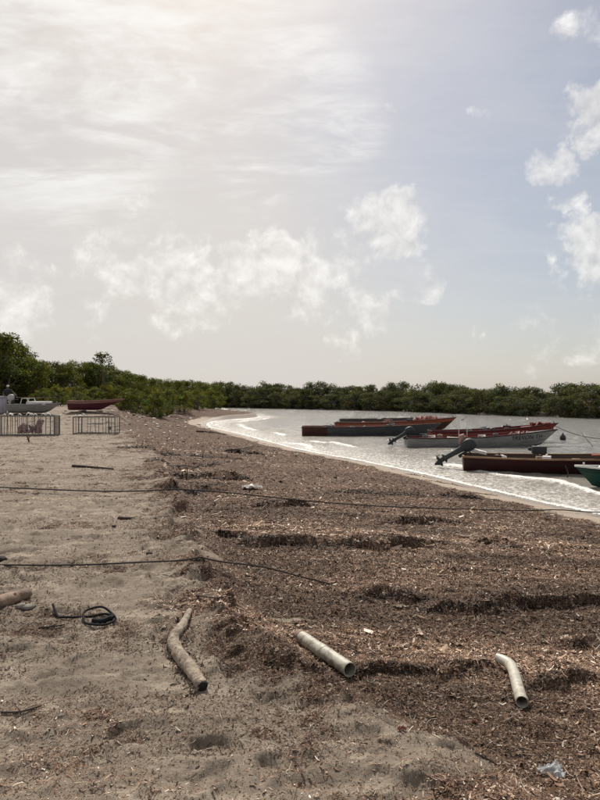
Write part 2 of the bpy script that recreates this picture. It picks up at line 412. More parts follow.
def attr_mat(name, rough=0.75, spec=0.3, trans=0.0):
    """colour carried by the pieces themselves (each leaf or flake has its own)"""
    m = bpy.data.materials.new(name); m.use_nodes = True; g = NT(m.node_tree); b = g.n['Principled BSDF']
    at_ = g.new('ShaderNodeAttribute', attribute_name='tint'); c = at_.outputs['Color']
    g.put(b.inputs['Base Color'], c); b.inputs['Roughness'].default_value = rough; b.inputs['Specular IOR Level'].default_value = spec
    if trans:
        t = g.new('ShaderNodeBsdfTranslucent'); g.put(t.inputs[0], g.mix(1.0, c, (1.25, 1.2, 0.55), 'MULTIPLY'))
        mx = g.new('ShaderNodeMixShader'); mx.inputs[0].default_value = trans
        g.l.new(b.outputs[0], mx.inputs[1]); g.l.new(t.outputs[0], mx.inputs[2]); g.l.new(mx.outputs[0], g.n['Material Output'].inputs[0])
    MATS[name] = m; return m

def ground_material():
    m = bpy.data.materials.new('beach_sand_and_wrack'); m.use_nodes = True; g = NT(m.node_tree); b = g.n['Principled BSDF']
    tc = g.new('ShaderNodeTexCoord'); P = tc.outputs['Object']
    wr = g.new('ShaderNodeAttribute', attribute_name='wrack').outputs['Fac']
    sd = g.new('ShaderNodeAttribute', attribute_name='inland').outputs['Fac']
    n1 = g.noise(P, 1.6, 6, 0.6, 0.4); n2 = g.noise(P, 14, 5, 0.65); n3 = g.noise(P, 210, 3, 0.75); n4 = g.noise(P, 48, 5, 0.75)
    mp = g.new('ShaderNodeMapping'); g.put(mp.inputs[0], P); mp.inputs['Scale'].default_value = (0.8, 2.2, 1)
    n5 = g.noise(mp.outputs[0], 2.6, 7, 0.66, 0.6)
    sand = g.ramp(n1, [(0.28, (0.150, 0.121, 0.093)), (0.5, (0.208, 0.170, 0.132)), (0.72, (0.255, 0.210, 0.164))])
    sand = g.mix(g.math('MULTIPLY', g.step(n5, 0.55, 0.59), 0.75), sand, (0.325, 0.273, 0.214))      # drifts of dry pale sand
    sand = g.mix(g.math('MULTIPLY', g.step(g.math('MULTIPLY_ADD', n2, 0.5, g.math('MULTIPLY', n5, 0.5)), 0.48, 0.36), 0.6), sand, (0.080, 0.062, 0.048))
    sand = g.mix(g.math('MULTIPLY', g.step(n3, 0.56, 0.72), 0.6), sand, (0.34, 0.29, 0.235))
    sand = g.mix(g.math('MULTIPLY', g.step(n3, 0.44, 0.30), 0.6), sand, (0.042, 0.033, 0.027))
    sand = g.mix(g.math('MULTIPLY', g.step(n4, 0.56, 0.68), 0.5), sand, (0.062, 0.047, 0.036))
    sand = g.mix(g.math('MULTIPLY', g.step(n4, 0.44, 0.34), 0.5), sand, (0.30, 0.252, 0.20))
    beach = g.ramp(n2, [(0.3, (0.29, 0.240, 0.190)), (0.7, (0.36, 0.30, 0.24))])
    wetline = g.math('MULTIPLY_ADD', g.noise(P, 1.2, 3, 0.5), 0.7, 0.0)
    wet = g.math('SUBTRACT', 1.0, g.step(g.math('SUBTRACT', sd, wetline), 0.0, 0.45))
    beach = g.mix(g.math('MULTIPLY', wet, 0.8), beach, (0.215, 0.178, 0.145))
    fore = g.math('SUBTRACT', 1.0, g.step(sd, 1.5, 3.0))
    col = g.mix(fore, sand, beach)
    v = g.new('ShaderNodeTexVoronoi', feature='F1'); g.put(v.inputs['Vector'], P); v.inputs['Scale'].default_value = 34
    v2 = g.new('ShaderNodeTexVoronoi', feature='F1'); g.put(v2.inputs['Vector'], P); v2.inputs['Scale'].default_value = 95
    hs = g.new('ShaderNodeSeparateColor'); g.put(hs.inputs[0], v2.outputs['Color'])
    leaf = g.ramp(hs.outputs[0], [(0.0, (0.034, 0.023, 0.016)), (0.4, (0.080, 0.049, 0.034)), (0.7, (0.140, 0.086, 0.059)), (0.9, (0.25, 0.165, 0.115)), (1.0, (0.42, 0.34, 0.265))])
    leaf = g.mix(g.math('MULTIPLY', g.step(g.noise(P, 0.9, 5, 0.6), 0.42, 0.6), 0.35), leaf, (0.115, 0.070, 0.050))
    wm = g.step(g.math('MULTIPLY_ADD', g.math('SUBTRACT', n2, 0.5), 0.9, wr), 0.25, 0.6)
    col = g.mix(wm, col, leaf)
    g.put(b.inputs['Base Color'], col)
    ro = g.math('SUBTRACT', 0.95, g.math('MULTIPLY', g.math('MULTIPLY', wet, fore), 0.55))
    g.put(b.inputs['Roughness'], ro); b.inputs['Specular IOR Level'].default_value = 0.25
    h = g.math('MULTIPLY_ADD', n3, 0.25, g.math('MULTIPLY', n4, 0.6))
    nb = g.bump(h, 0.8, 0.02)
    h2 = g.math('MULTIPLY', hs.outputs[1], wm)
    g.put(b.inputs['Normal'], g.bump(h2, 0.8, 0.02, nb))
    return m

def water_material():
    m = bpy.data.materials.new('shallow_sea_water'); m.use_nodes = True; g = NT(m.node_tree); b = g.n['Principled BSDF']
    tc = g.new('ShaderNodeTexCoord'); P = tc.outputs['Object']
    off = g.new('ShaderNodeAttribute', attribute_name='offshore').outputs['Fac']
    foam_glint = g.new('ShaderNodeAttribute', attribute_name='foam_glint').outputs['Fac']
    mp = g.new('ShaderNodeMapping'); g.put(mp.inputs[0], P); mp.inputs['Rotation'].default_value = (0, 0, R(28)); mp.inputs['Scale'].default_value = (0.55, 1.5, 1)
    w1 = g.noise(mp.outputs[0], 1.7, 5, 0.6, 0.6); w2 = g.noise(mp.outputs[0], 6.5, 4, 0.6, 0.4); w3 = g.noise(P, 0.12, 3, 0.5)
    deep = g.step(off, 0.0, 8.0)
    col = g.mix(deep, (0.29, 0.26, 0.215), (0.22, 0.214, 0.195))
    fn = g.noise(P, 9, 6, 0.7, 0.5); fn2 = g.noise(P, 38, 4, 0.7)
    fm = g.step(g.math('ADD', foam_glint, g.math('MULTIPLY_ADD', fn2, 0.5, g.math('MULTIPLY', fn, 0.9))), 1.02, 1.30)
    col = g.mix(fm, col, (0.80, 0.78, 0.74))
    g.put(b.inputs['Base Color'], col); b.inputs['IOR'].default_value = 1.33
    g.put(b.inputs['Roughness'], g.math('MULTIPLY_ADD', fm, 0.45, 0.11))
    chop = g.math('MULTIPLY_ADD', w3, 0.6, 0.5)
    w4 = g.noise(mp.outputs[0], 20, 3, 0.6, 0.3)
    h = g.math('MULTIPLY', g.math('MULTIPLY_ADD', w4, 0.14, g.math('MULTIPLY_ADD', w2, 0.36, w1)), chop)
    g.put(b.inputs['Normal'], g.bump(h, 1.0, 0.20))
    return m

M_GROUND = ground_material(); M_WATER = water_material()
M_FLAKE = attr_mat('dry_seagrass_flakes', 0.8, 0.2)
M_LEAF = attr_mat('mangrove_leaves', 0.7, 0.15, 0.45)
M_BARK = mat('mangrove_bark', (0.13, 0.105, 0.085), 0.9, var=0.35, scale=14, bump=0.5, stretch=(1, 1, .3))
M_DRIFT = mat('bleached_driftwood', (0.36, 0.295, 0.225), 0.85, var=0.4, scale=16, bump=1.0, bdist=0.02, dirt=(0.13, 0.10, 0.08), dirt_amt=0.8, dirt_scale=11)
M_DRIFT2 = mat('brown_driftwood', (0.23, 0.165, 0.12), 0.85, var=0.35, scale=10, bump=0.7, bdist=0.012, dirt=(0.10, 0.07, 0.05), dirt_amt=0.7, dirt_scale=6)
M_CHAR = mat('charred_wood', (0.014, 0.012, 0.011), 0.9, var=0.4, scale=30, bump=0.6)
M_PVC = mat('weathered_plastic_pipe', (0.38, 0.365, 0.30), 0.5, var=0.14, scale=8, bump=0.12, bdist=0.004, dirt=(0.15, 0.12, 0.09), dirt_amt=0.85, dirt_scale=13)
M_PVC2 = mat('pale_plastic_pipe', (0.46, 0.44, 0.37), 0.42, var=0.12, scale=8, bump=0.1, bdist=0.004, dirt=(0.20, 0.165, 0.12), dirt_amt=0.8, dirt_scale=13)
M_ROPE = mat('dark_rope', (0.045, 0.035, 0.03), 0.9, var=0.4, scale=60, bump=0.6)
M_HOSE = mat('black_hose', (0.012, 0.012, 0.014), 0.8, var=0.3, scale=30, spec=.15)
M_TWIG = mat('dark_twig', (0.055, 0.04, 0.032), 0.9, var=0.4, scale=30, bump=0.5)
M_STONE = mat('grey_stone', (0.20, 0.18, 0.155), 0.9, var=0.3, scale=18, bump=0.6)
M_STRAND = attr_mat('shade_toned_weed_strands', 0.7, 0.3)
M_WHITE = mat('white_litter', (0.66, 0.64, 0.60), 0.6, var=0.12, scale=10, dirt=(0.4, 0.34, 0.27), dirt_amt=0.5)
M_STEEL = mat('rusty_rebar', (0.125, 0.110, 0.095), 0.8, var=0.4, scale=20, bump=0.4)
M_WIRE = mat('fine_cage_wire', (0.27, 0.255, 0.23), 0.7, var=0.3, scale=20)
M_MOTOR = mat('grey_blue_motor_paint', (0.016, 0.019, 0.026), 0.6, var=0.2, scale=9, dirt=(0.05, 0.05, 0.05), dirt_amt=0.5)
M_MOTORG = mat('grey_motor_metal', (0.12, 0.125, 0.135), 0.45, var=0.2, scale=12, dirt=(0.05, 0.05, 0.05), dirt_amt=0.5)
M_PALEMOT = mat('pale_motor_metal', (0.36, 0.35, 0.34), 0.45, var=0.2, scale=12, dirt=(0.14, 0.12, 0.1), dirt_amt=0.5)
M_BLACK = mat('black_rubber', (0.015, 0.015, 0.016), 0.55, var=0.3)

# ------------------------------------------------------------------ ground, flakes, water
def fan_grid(rs, ys, apex):
    Y, Rr = np.meshgrid(ys, rs, indexing='ij'); X = Rr * (Y + apex)
    nr, nc = Y.shape
    i = np.arange(nr - 1)[:, None] * nc + np.arange(nc - 1)[None, :]
    Q = np.stack([i, i + 1, i + nc + 1, i + nc], -1).reshape(-1, 4)
    return X.ravel(), Y.ravel(), Q

GRID = {}
def sample(x, y, *keys):
    """values of the ground sheet itself at scattered points"""
    r = x / (y + 4.0); ri = np.interp(r, GRID['rs'], np.arange(len(GRID['rs']))); yi = np.interp(y, GRID['ys'], np.arange(len(GRID['ys'])))
    i = np.clip(yi.astype(int), 0, len(GRID['ys']) - 2); j = np.clip(ri.astype(int), 0, len(GRID['rs']) - 2); fy = yi - i; fx = ri - j; out = []
    for k in keys:
        G = GRID[k]; out.append((G[i, j] * (1 - fx) + G[i, j + 1] * fx) * (1 - fy) + (G[i + 1, j] * (1 - fx) + G[i + 1, j + 1] * fx) * fy)
    return out
def build_ground():
    dense = np.linspace(-0.42, 0.48, 520)
    rs = np.concatenate([[-14, -7, -3.5, -2, -1.3, -.9, -.7, -.6, -.54, -.5, -.47, -.45, -.435], dense, [.5, .53, .57, .63, .7, .8, 1, 1.4, 2.2, 4, 8, 14]])
    ys = np.concatenate([[-3.6, -3, -2.2, -1.2, -.2, .6, 1.2, 1.6], np.geomspace(1.9, 12, 400)[:-1], np.geomspace(12, 130, 230), [140, 155, 175, 200, 260, 400, 900, 2500]])
    X, Y, Q = fan_grid(rs, ys, 4.0)
    f = fields(X, Y); Z = macro(X, Y, f) + detail(X, Y, f)
    a, p = wrack_amount(X, Y, f)
    lit = np.maximum(a, sst(-1.5, 0.5, f[2]))
    sh = (len(ys), len(rs)); GRID.update(rs=rs, ys=ys, Z=Z.reshape(sh), s=f[0].reshape(sh), a=a.reshape(sh), p=p.reshape(sh))
    me = mesh_np('ground', np.stack([X, Y, Z], 1), Q, [M_GROUND], True,
                 {'wrack': ('FLOAT', np.clip(lit * 0.95 + p * 0.55, 0, 1)), 'inland': ('FLOAT', f[0])})
    tag(link('ground', me), kind='structure')
build_ground()

PAL = np.array([(0.036, 0.023, 0.016), (0.088, 0.053, 0.035), (0.150, 0.090, 0.059), (0.210, 0.131, 0.087), (0.29, 0.200, 0.138), (0.42, 0.330, 0.25), (0.60, 0.53, 0.45)])
def scatter_band(n, y0, y1, hw, size, rng):
    """random ground points uniform over the visible wedge between two depths"""
    y = np.sqrt(rng.uniform(y0 * y0, y1 * y1, n)); x = rng.uniform(-hw, hw, n) * (y + 0.6)
    return x, y, np.full(n, size)
def flake_mesh(name, x, y, L, W, rng, pal_w, tilt=0.45, lift=0.5, matr=None, flat=False, zadd=0.0):
    n = len(x); z = sample(x, y, 'Z')[0] + zadd
    yaw = rng.uniform(0, 2 * np.pi, n); c, s = np.cos(yaw), np.sin(yaw)
    p1 = rng.normal(0, tilt, n); p2 = rng.normal(0, tilt, n); curl = rng.normal(0, 0.35, n)
    V = np.zeros((n, 6, 3)); k = 0
    for a, bend in ((-0.5, 1), (0.0, 0), (0.5, 1)):
        for b in (-0.5, 0.5):
            lx = a * L; ly = b * W * (1.0 if a == 0 else 0.7); lz = bend * curl * L * 0.4 + a * L * np.sin(p1) + b * W * np.sin(p2)
            lx = lx * np.cos(p1)
            V[:, k, 0] = x + lx * c - ly * s; V[:, k, 1] = y + lx * s + ly * c
            if k == 0: base = z + L * lift * rng.uniform(0.05, 0.5, n)
            V[:, k, 2] = base + lz; k += 1
    if flat:
        V = V[:, [0, 1, 5, 4]]; Q = np.arange(n * 4).reshape(-1, 4)
    i = np.arange(n)[:, None] * 6
    if not flat: Q = np.concatenate([i + np.array([0, 1, 3, 2]), i + np.array([2, 3, 5, 4])], 1).reshape(-1, 4)
    ci = rng.choice(len(PAL), n, p=pal_w); col = PAL[ci] * rng.uniform(0.75, 1.25, (n, 1)) * (0.66 + 0.66 * sst(-.28, .34, fbm(x * .4, y * 1.5, .9, 4, 81)))[:, None] * (1 + np.outer(.5 * sst(.12, .4, fbm(x * .5, y * 1.2, .6, 4, 82)), (.9, 1.0, 1.05)))     # older, damper and drier drifts
    T = np.ones((n, V.shape[1], 4)); T[:, :, :3] = col[:, None, :]
    return mesh_np(name, V.reshape(-1, 3), Q, [matr or M_FLAKE], False, {'tint': ('FLOAT_COLOR', T.reshape(-1, 4))})

def build_flakes():
    rng = np.random.default_rng(5)
    def gather(bands):
        xs, ys, Ls = [], [], []
        for (n, y0, y1, L, sandy) in bands:
            x, y, l = scatter_band(n, y0, y1, 0.53, L, rng)
            sd, a, p = sample(x, y, 's', 'a', 'p')
            keep = rng.uniform(0, 1, n) < (np.clip(a * 0.98 + p * 1.0 + 0.05 * (sd > 1.8), 0, 1) if not sandy else (sd > 1.6) * (0.22 + 0.78 * np.clip(p * 1.3 + a * .3, 0, 1)))
            x, y, l = x[keep], y[keep], (l * (.68 + .32 * sst(.2, .7, a)))[keep]
            xs.append(x); ys.append(y); Ls.append(l * np.exp(rng.normal(0, 0.42, len(x))))
        return map(np.concatenate, (xs, ys, Ls))
    x, y, L = gather(((190000, 2.0, 4.2, .0125, 0), (180000, 4.2, 7.5, .018, 0)))
    me = flake_mesh('wrack_flakes', x, y, L, L * rng.uniform(0.12, 0.45, len(L)), rng, [.15, .22, .25, .18, .11, .06, .03], .34)
    tag(link('wrack_flakes', me), 'brown bed of dry seagrass and leaf flakes washed up on the near beach', 'seaweed', kind='stuff')
    x, y, L = gather(((150000, 7.5, 13, .027, 0), (100000, 13, 26, .042, 0), (60000, 26, 75, .075, 0)))
    me = flake_mesh('wrack_flakes', x, y, L, L * rng.uniform(0.2, 0.55, len(L)), rng, [.13, .22, .26, .19, .11, .06, .03], .24, .3, flat=True)
    tag(link('wrack_flakes', me), 'brown bed of washed-up seagrass running along the farther beach', 'seaweed', kind='stuff')
    x, y, L = gather(((160000, 2.0, 6.5, .0065, 1), (90000, 6.5, 16, .014, 1)))
    me = flake_mesh('beach_crumbs', x, y, L, L * rng.uniform(0.3, 0.9, len(L)), rng, [.16, .22, .20, .16, .12, .08, .06], .4, .3, flat=True)
    tag(link('beach_crumbs', me), 'tiny shell bits and plant crumbs strewn over the grey-brown sand', 'debris', kind='stuff')
    x, y, L = gather(((26000, 2.0, 5.0, .050, 0), (26000, 5.0, 10, .075, 0)))
    me = flake_mesh('seagrass_blades', x, y, L, .0028 * np.maximum(1, y / 4), rng, [.30, .26, .18, .10, .08, .05, .03], .16, .22)
    tag(link('seagrass_blades', me), 'long thin dried seagrass blades tangled over the near wrack', 'seaweed', kind='stuff')
    # dark stringy weed on the windrow faces, darkened further to paint their shade
    px, py = [], []
    for (a, b, h, w, st) in RIDGES:
        L_ = math.hypot(b[0] - a[0], b[1] - a[1]); n = int(700 * L_ / max(w, .25) * (3.0 / max(3, a[1])) ** 0.4) + 120
        t = rng.uniform(-0.05, 1.05, n); q = rng.normal(-0.08 * w, 0.10 * w, n) + w * .25 * (vnoise(t * L_ / w * 1.3, t * 0 + a[1], 8) - .5)
        dx, dy = (b[0] - a[0]) / L_, (b[1] - a[1]) / L_
        px.append(a[0] + dx * t * L_ - dy * q); py.append(a[1] + dy * t * L_ + dx * q)
    x, y = np.concatenate(px), np.concatenate(py)
    L = 0.024 * np.maximum(1, (y / 4.0) ** 0.75) * np.exp(rng.normal(0, 0.4, len(x))); W = L * rng.uniform(0.08, 0.22, len(L))
    me = flake_mesh('weed_strands', x, y, L, W, rng, [.62, .24, .10, .04, 0, 0, 0], 0.35, 0.35, M_STRAND)
    tag(link('weed_strands', me), 'dark brown seaweed strands along the low wrack ridges, darkened further as their shade', 'seaweed', kind='stuff')
build_flakes()

def build_water():
    rs = np.concatenate([[-14, -5, -2, -1, -.6, -.45], np.linspace(-0.40, 0.62, 330), [.66, .72, .8, 1, 1.5, 2.5, 5, 14]])
    ys = np.concatenate([[-3.6, 0, 3, 5, 6.5], np.geomspace(7.5, 130, 380), [140, 160, 200, 300, 600, 2500]])
    X, Y, Q = fan_grid(rs, ys, 4.0)
    s = polydist(X, Y, SHORE); off = -s; fl = polydist(X, Y, FAR)
    amp = sst(0.0, 3.0, off) * np.clip(30 / np.maximum(Y, 10), .25, 1)
    z = amp * (0.045 * fbm(X * .5 + Y * .35, Y * 1.2 - X * .4, 0.9, 3, 61) + 0.022 * fbm(X, Y * 1.6, 2.6, 2, 62))
    ph = off * 3.0 + 3.2 * fbm(X, Y, 0.35, 3, 63)                      # small waves running in, parallel to the shore
    crest = np.maximum(0, np.sin(ph)) ** 7 * sst(0.2, 1.2, off) * sst(7, 2.0, off) * sst(-.25, .25, fbm(X, Y, .3, 2, 64))
    z = z + 0.05 * crest
    edge = sst(-0.35, 0.0, off + 0.15 * fbm(X, Y, 1.5, 3, 65)) * sst(0.26, 0.04, off)
    foam_glint = np.clip(0.25 * edge + 0.34 * crest + 0.42 * sst(7, 0.5, off) * (off > 0) - 0.02, 0, 1)  # broken foam, with the near-shore sparkle painted in as white too
    V = np.stack([X, Y, WZ + z + 0.02 * fbm(X, Y, .8, 2, 66) * (off < .6)], 1)
    me = mesh_np('water', V, Q, [M_WATER], True, {'offshore': ('FLOAT', off), 'foam_glint': ('FLOAT', foam_glint)})
    tag(link('water', me), kind='structure')
build_water()

# ------------------------------------------------------------------ mangroves
def leaf_cloud(P, N, size, rng, tint):
    n = len(P); a = rng.normal(size=(n, 3)); t1 = np.cross(N, a); t1 /= np.linalg.norm(t1, axis=1, keepdims=True) + 1e-9
    t2 = np.cross(N, t1); l = size * np.exp(rng.normal(0, .3, n))[:, None]; w = l * rng.uniform(.35, .6, (n, 1))
    V = np.stack([P - t1 * l * .5, P + t2 * w * .5, P + t1 * l * .5, P - t2 * w * .5], 1).reshape(-1, 3)
    Q = np.arange(n * 4).reshape(-1, 4); T = np.ones((n, 4, 4)); T[:, :, :3] = tint[:, None, :]
    return V, Q, T.reshape(-1, 4)

def make_tree(seed, H, Rr, nblob, nleaf, lsize, low=0.15, base_c=(0.050, 0.068, 0.020), airy=False):
    """mangrove: several leaning stems, limbs, and a crown of leaf clumps; returns (trunk mesh, crown mesh)"""
    rng = np.random.default_rng(seed); rr = random.Random(seed)
    cs, rad = [], []
    for i in range(nblob):
        a = rng.uniform(0, 2 * np.pi); hz = low + (1 - low) * rng.uniform(0, 1) ** 0.8
        rmax = Rr * math.sqrt(max(0.05, 1 - max(0, (hz - .38) / .66) ** 2.0)) * (0.55 + .45 * min(1, hz / .3))
        q = rmax * math.sqrt(rng.uniform(0.03, 1))
        cs.append((q * math.cos(a), q * math.sin(a), hz * H * .93)); rad.append(rng.uniform(.13, .25) * Rr * (1.15 if airy else 1.0))
    cs = np.array(cs); rad = np.array(rad)
    w = rad ** 2; k = rng.choice(nblob, nleaf, p=w / w.sum())
    D = rng.normal(size=(nleaf, 3)); D /= np.linalg.norm(D, axis=1, keepdims=True)
    P = cs[k] + D * (rad[k] * rng.uniform(.15, 1.12, nleaf) ** .55)[:, None] * np.array([1.15, 1.15, .8])
    P[:, 2] = np.maximum(P[:, 2], .05)
    N = D * .6 + rng.normal(size=(nleaf, 3)) * .6 + np.array([0, 0, .5]); N /= np.linalg.norm(N, axis=1, keepdims=True)
    bc = np.array(base_c)
    br = np.exp(rng.normal(0, .22, nblob))[k][:, None] * np.exp(rng.normal(0, .28, (nleaf, 1)))
    hue = (rng.normal(0, .10, nblob)[k] + rng.normal(0, .10, nleaf))[:, None]
    tint = bc * br * np.concatenate([1 + hue * 1.6, 1 + hue * .6, 1 - hue], 1)
    V, Q, T = leaf_cloud(P, N, lsize, rng, np.clip(tint, .005, .5))
    crown = mesh_np('crown', V, Q, [M_LEAF], False, {'tint': ('FLOAT_COLOR', T)})
    mb = MB(); stems = rr.randint(3, 5)
    sb = []
    for i in range(stems):
        a = i * 2 * math.pi / stems + rr.uniform(-.5, .5); b0 = Vector((.10 * Rr * math.cos(a), .10 * Rr * math.sin(a), -.25))
        top = Vector((.45 * Rr * math.cos(a), .45 * Rr * math.sin(a), H * rr.uniform(.55, .8)))
        mid = b0.lerp(top, .5) + Vector((rr.uniform(-.1, .1) * Rr, rr.uniform(-.1, .1) * Rr, 0))
        r0 = .026 * H * rr.uniform(.7, 1.1) * (.4 if airy else 1)
        mb.tube([b0, b0.lerp(mid, .5), mid, mid.lerp(top, .55), top], [r0, r0 * .85, r0 * .65, r0 * .42, r0 * .18], 6); sb.append((b0, mid, top, r0))
        for q in range(2):                                  # prop roots
            aa = a + rr.uniform(-.9, .9); p = b0.lerp(mid, .35); e = Vector((.34 * Rr * math.cos(aa), .34 * Rr * math.sin(aa), -.3))
            mb.tube([p, p.lerp(e, .5) + Vector((0, 0, .16 * H * .5)), e], [r0 * .4, r0 * .3, r0 * .25], 5)
    for i in range(0, nblob, 2):
        b0, mid, top, r0 = rr.choice(sb); c = Vector(cs[i]); s0 = mid.lerp(top, rr.uniform(0, .7))
        if c.z < s0.z: s0 = b0.lerp(mid, rr.uniform(.4, .9))
        mb.tube([s0, s0.lerp(c, .55) + Vector((0, 0, .05 * H)), c], [r0 * .38, r0 * .24, r0 * .08], 5)
    return mb.mesh('trunk', M_BARK), crown

NEAR = [make_tree(100 + i, 4.6, 2.3, 70, 10000, .14, .06, (0.078, 0.087, 0.019)) for i in range(3)]
BUSH = [make_tree(140 + i, 2.2, 1.6, 38, 4200, .11, .03, (0.084, 0.097, 0.021)) for i in range(3)]
FARV = [make_tree(180 + i, 4.2, 2.9, 70, 6500, .19, .0, (0.064, 0.070, 0.033)) for i in range(5)]  # far leaf colour lightened to stand in for haze
AIRY = make_tree(221, 5.2, 1.3, 30, 850, .17, .5, (0.055, 0.066, 0.022), True)
def place_tree(name, v, x, y, z, sc, rz, label, group, sz=None):
    t = empty(name, (x, y, z), rz); t.scale = (sc, sc, sz or sc)
    link('trunk', v[0], t); link('crown', v[1], t); tag(t, label, 'tree' if name != 'mangrove_bush' else 'bush', group); return t
def top_at(px, py, d): return ZC + (HZ - py) / F * d
rt = random.Random(3)
# left thicket: (photo column, crown-top row, distance, variant, label)
THICK = 'dense dark green mangrove in the thicket behind the beach'
ORD = ('first second third fourth fifth sixth seventh eighth ninth tenth eleventh twelfth thirteenth fourteenth fifteenth sixteenth seventeenth eighteenth').split()
nth = 0
for (px, py, d, v, lab) in ((-30, 322, 43, 0, THICK), (-4, 331, 42, 1, 'tallest dark mangrove at the left edge, behind the standing person'), (14, 342, 45, 2, 'mangrove just right of the tallest one, above the white skiff'),
                            (-50, 345, 38, 2, THICK), (30, 357, 44, 0, THICK), (46, 361, 48, 1, THICK), (62, 361, 48, 2, THICK), (78, 360, 51, 0, THICK), (92, 362, 52, 1, THICK), (110, 364, 54, 2, THICK),
                            (122, 369, 57, 0, THICK), (136, 374, 60, 1, THICK), (150, 377, 64, 2, THICK), (162, 378, 68, 0, THICK), (176, 380, 74, 1, THICK), (188, 379, 84, 2, 'rounded grey-green mangrove crown at the far end of the beach thicket'),
                            (200, 381, 90, 0, THICK), (212, 384, 96, 1, THICK), (20, 352, 52, 1, THICK), (55, 364, 56, 0, THICK), (100, 366, 60, 2, THICK), (142, 376, 70, 1, THICK), (170, 381, 80, 0, THICK)):
    if lab == THICK and px > 0 and d < 97 and (px, d) not in ((20, 52), (55, 56), (100, 60), (142, 70), (170, 80)):
        lab = ORD[nth] + ' dark green mangrove from the left along the thicket skyline, right of the tall ones'; nth += 1
    x = (px - 300) / F * d; z = gz(x, d); H = top_at(px, py, d) - z; sc = H / 4.6
    place_tree('mangrove_tree', NEAR[v], x, d, z, max(sc, .74) * rt.uniform(.98, 1.04), rt.uniform(0, 6.28), lab, 'mangroves of the beach thicket', sc)
x = (101 - 300) / F * 51; z = gz(x, 51); sc = (top_at(101, 349, 51) - z) / 5.2
place_tree('mangrove_tree', AIRY, x, 51, z, sc, 1.0, 'thin airy tree whose open twiggy crown pokes above the thicket', 'mangroves of the beach thicket')
BL = 'yellow-green mangrove bush at the front of the beach thicket'
for i, (px, py, d, lab) in enumerate(((58, 385, 40, 'light green bush between the white skiff and the maroon beached boat'), (44, 388, 41, BL), (76, 386, 43, 'light green bush behind the stern of the maroon beached boat'), (92, 387, 46, BL), (132, 388, 45, 'sparse bush just right of the maroon beached boat'),
                                      (150, 386, 50, BL), (166, 388, 54, BL), (182, 388, 58, BL), (196, 389, 64, BL), (210, 389, 70, 'last yellow-green bush before the open water'), (120, 385, 48, BL), (105, 384, 48, BL), (172, 390, 62, BL), (158, 391, 47, BL), (22, 384, 43, BL))):
    x = (px - 300) / F * d; z = gz(x, d); H = top_at(px, py, d) - z
    if lab == BL: lab = ORD[sorted((22, 44, 58, 76, 92, 105, 120, 132, 150, 158, 166, 172, 182, 196, 210)).index(px)] + ' yellow-green bush from the left along the foot of the thicket'
    place_tree('mangrove_bush', BUSH[i % 3], x, d, z, max(.62, H / 2.2 * .9), rt.uniform(0, 6.28), lab, 'bushes in front of the thicket', H / 2.2)
# far shore
FP = FAR[::-1]
seg = np.linalg.norm(np.diff(FP, axis=0), axis=1); cum = np.concatenate([[0], np.cumsum(seg)])
def far_pt(q):
    i = min(len(seg) - 1, int(np.searchsorted(cum, q) - 1)); i = max(i, 0); t = (q - cum[i]) / seg[i]
    a, b = FP[i], FP[i + 1]; dv = (b - a) / seg[i]; return a + (b - a) * t, np.array([-dv[1], dv[0]])
q = 28.0; k = 0
while q < 148:
    for row in range(3):
        p, nrm = far_pt(q + rt.uniform(-.8, .8) + row * 1.3); p = p + nrm * (-0.4 + 3.0 * row + rt.uniform(-.5, .7))
        x, y = float(p[0]), float(p[1])
        if x > 0.62 * y + 4 or x < -.3 * y - 4: continue
        base = WZ + .05 + row * .1
        want = top_at(300 + F * x / y, rt.uniform(383.0, 391.5) - (2 if row == 1 else 0) + (6 if row == 0 else 0), y) - base
        sz = want / 4.2; sxy = max(.78, min(1.1, sz * 1.05))
        place_tree('mangrove_tree', FARV[k % 5], x, y, base, sxy, rt.uniform(0, 6.28), 'rounded olive mangrove in the long treeline across the water', 'mangroves across the water', sz); k += 1
    q += 3.3

# ------------------------------------------------------------------ boats
class Hull:
    YF = [0, .42, .70, .85, .94, 1.0]; ZF = [0, .02, .12, .38, .72, 1.0]
    def __init__(s, L, B, Hs, Hb, rake=.8, stern=.74, vee=1.0): s.L, s.B, s.Hs, s.Hb, s.rake, s.stern, s.vee = L, B, Hs, Hb, rake, stern, vee
    def hb(s, t):
        return s.B / 2 * ((s.stern + (1 - s.stern) * math.sin(math.pi / 2 * min(t / .45, 1))) if t < .45 else max(.012, 1 - ((t - .45) / .55) ** 2.3))
    def sheer(s, t): return s.Hs + (s.Hb - s.Hs) * t ** 2.4 + .03 * (1 - t) ** 3
    def keel(s, t): return 0.0 if t < .72 else .30 * s.Hb * ((t - .72) / .28) ** 2.2
    def pt(s, t, j, inset=0.0, floor=0.0):
        zf = s.ZF[j]; yf = s.YF[j]; k = t ** 3 * s.vee; yf = yf * (1 - k) + (zf ** .75) * k
        y = max(0.0, s.hb(t) * yf - inset * (1 if j else 0)); z = s.keel(t) + (s.sheer(t) - s.keel(t)) * zf
        if floor: z = max(z, s.keel(t) + floor)
        x = t * (s.L - s.rake) + s.rake * zf * t ** 5 + s.rake * 0.0
        x -= inset * 1.2 * t ** 6
        return x, y, z
    def side(s, x, z):
        """hull half-breadth at a point of its side"""
        t = x / s.L
        for _ in range(12):
            zf = (z - s.keel(t)) / (s.sheer(t) - s.keel(t)); t += (x - (t * (s.L - s.rake) + s.rake * zf * t ** 5)) / s.L
        k = t ** 3 * s.vee; yf = float(np.interp(zf, s.ZF, s.YF)); yf = yf * (1 - k) + (max(zf, 0) ** .75) * k
        return s.hb(t) * yf

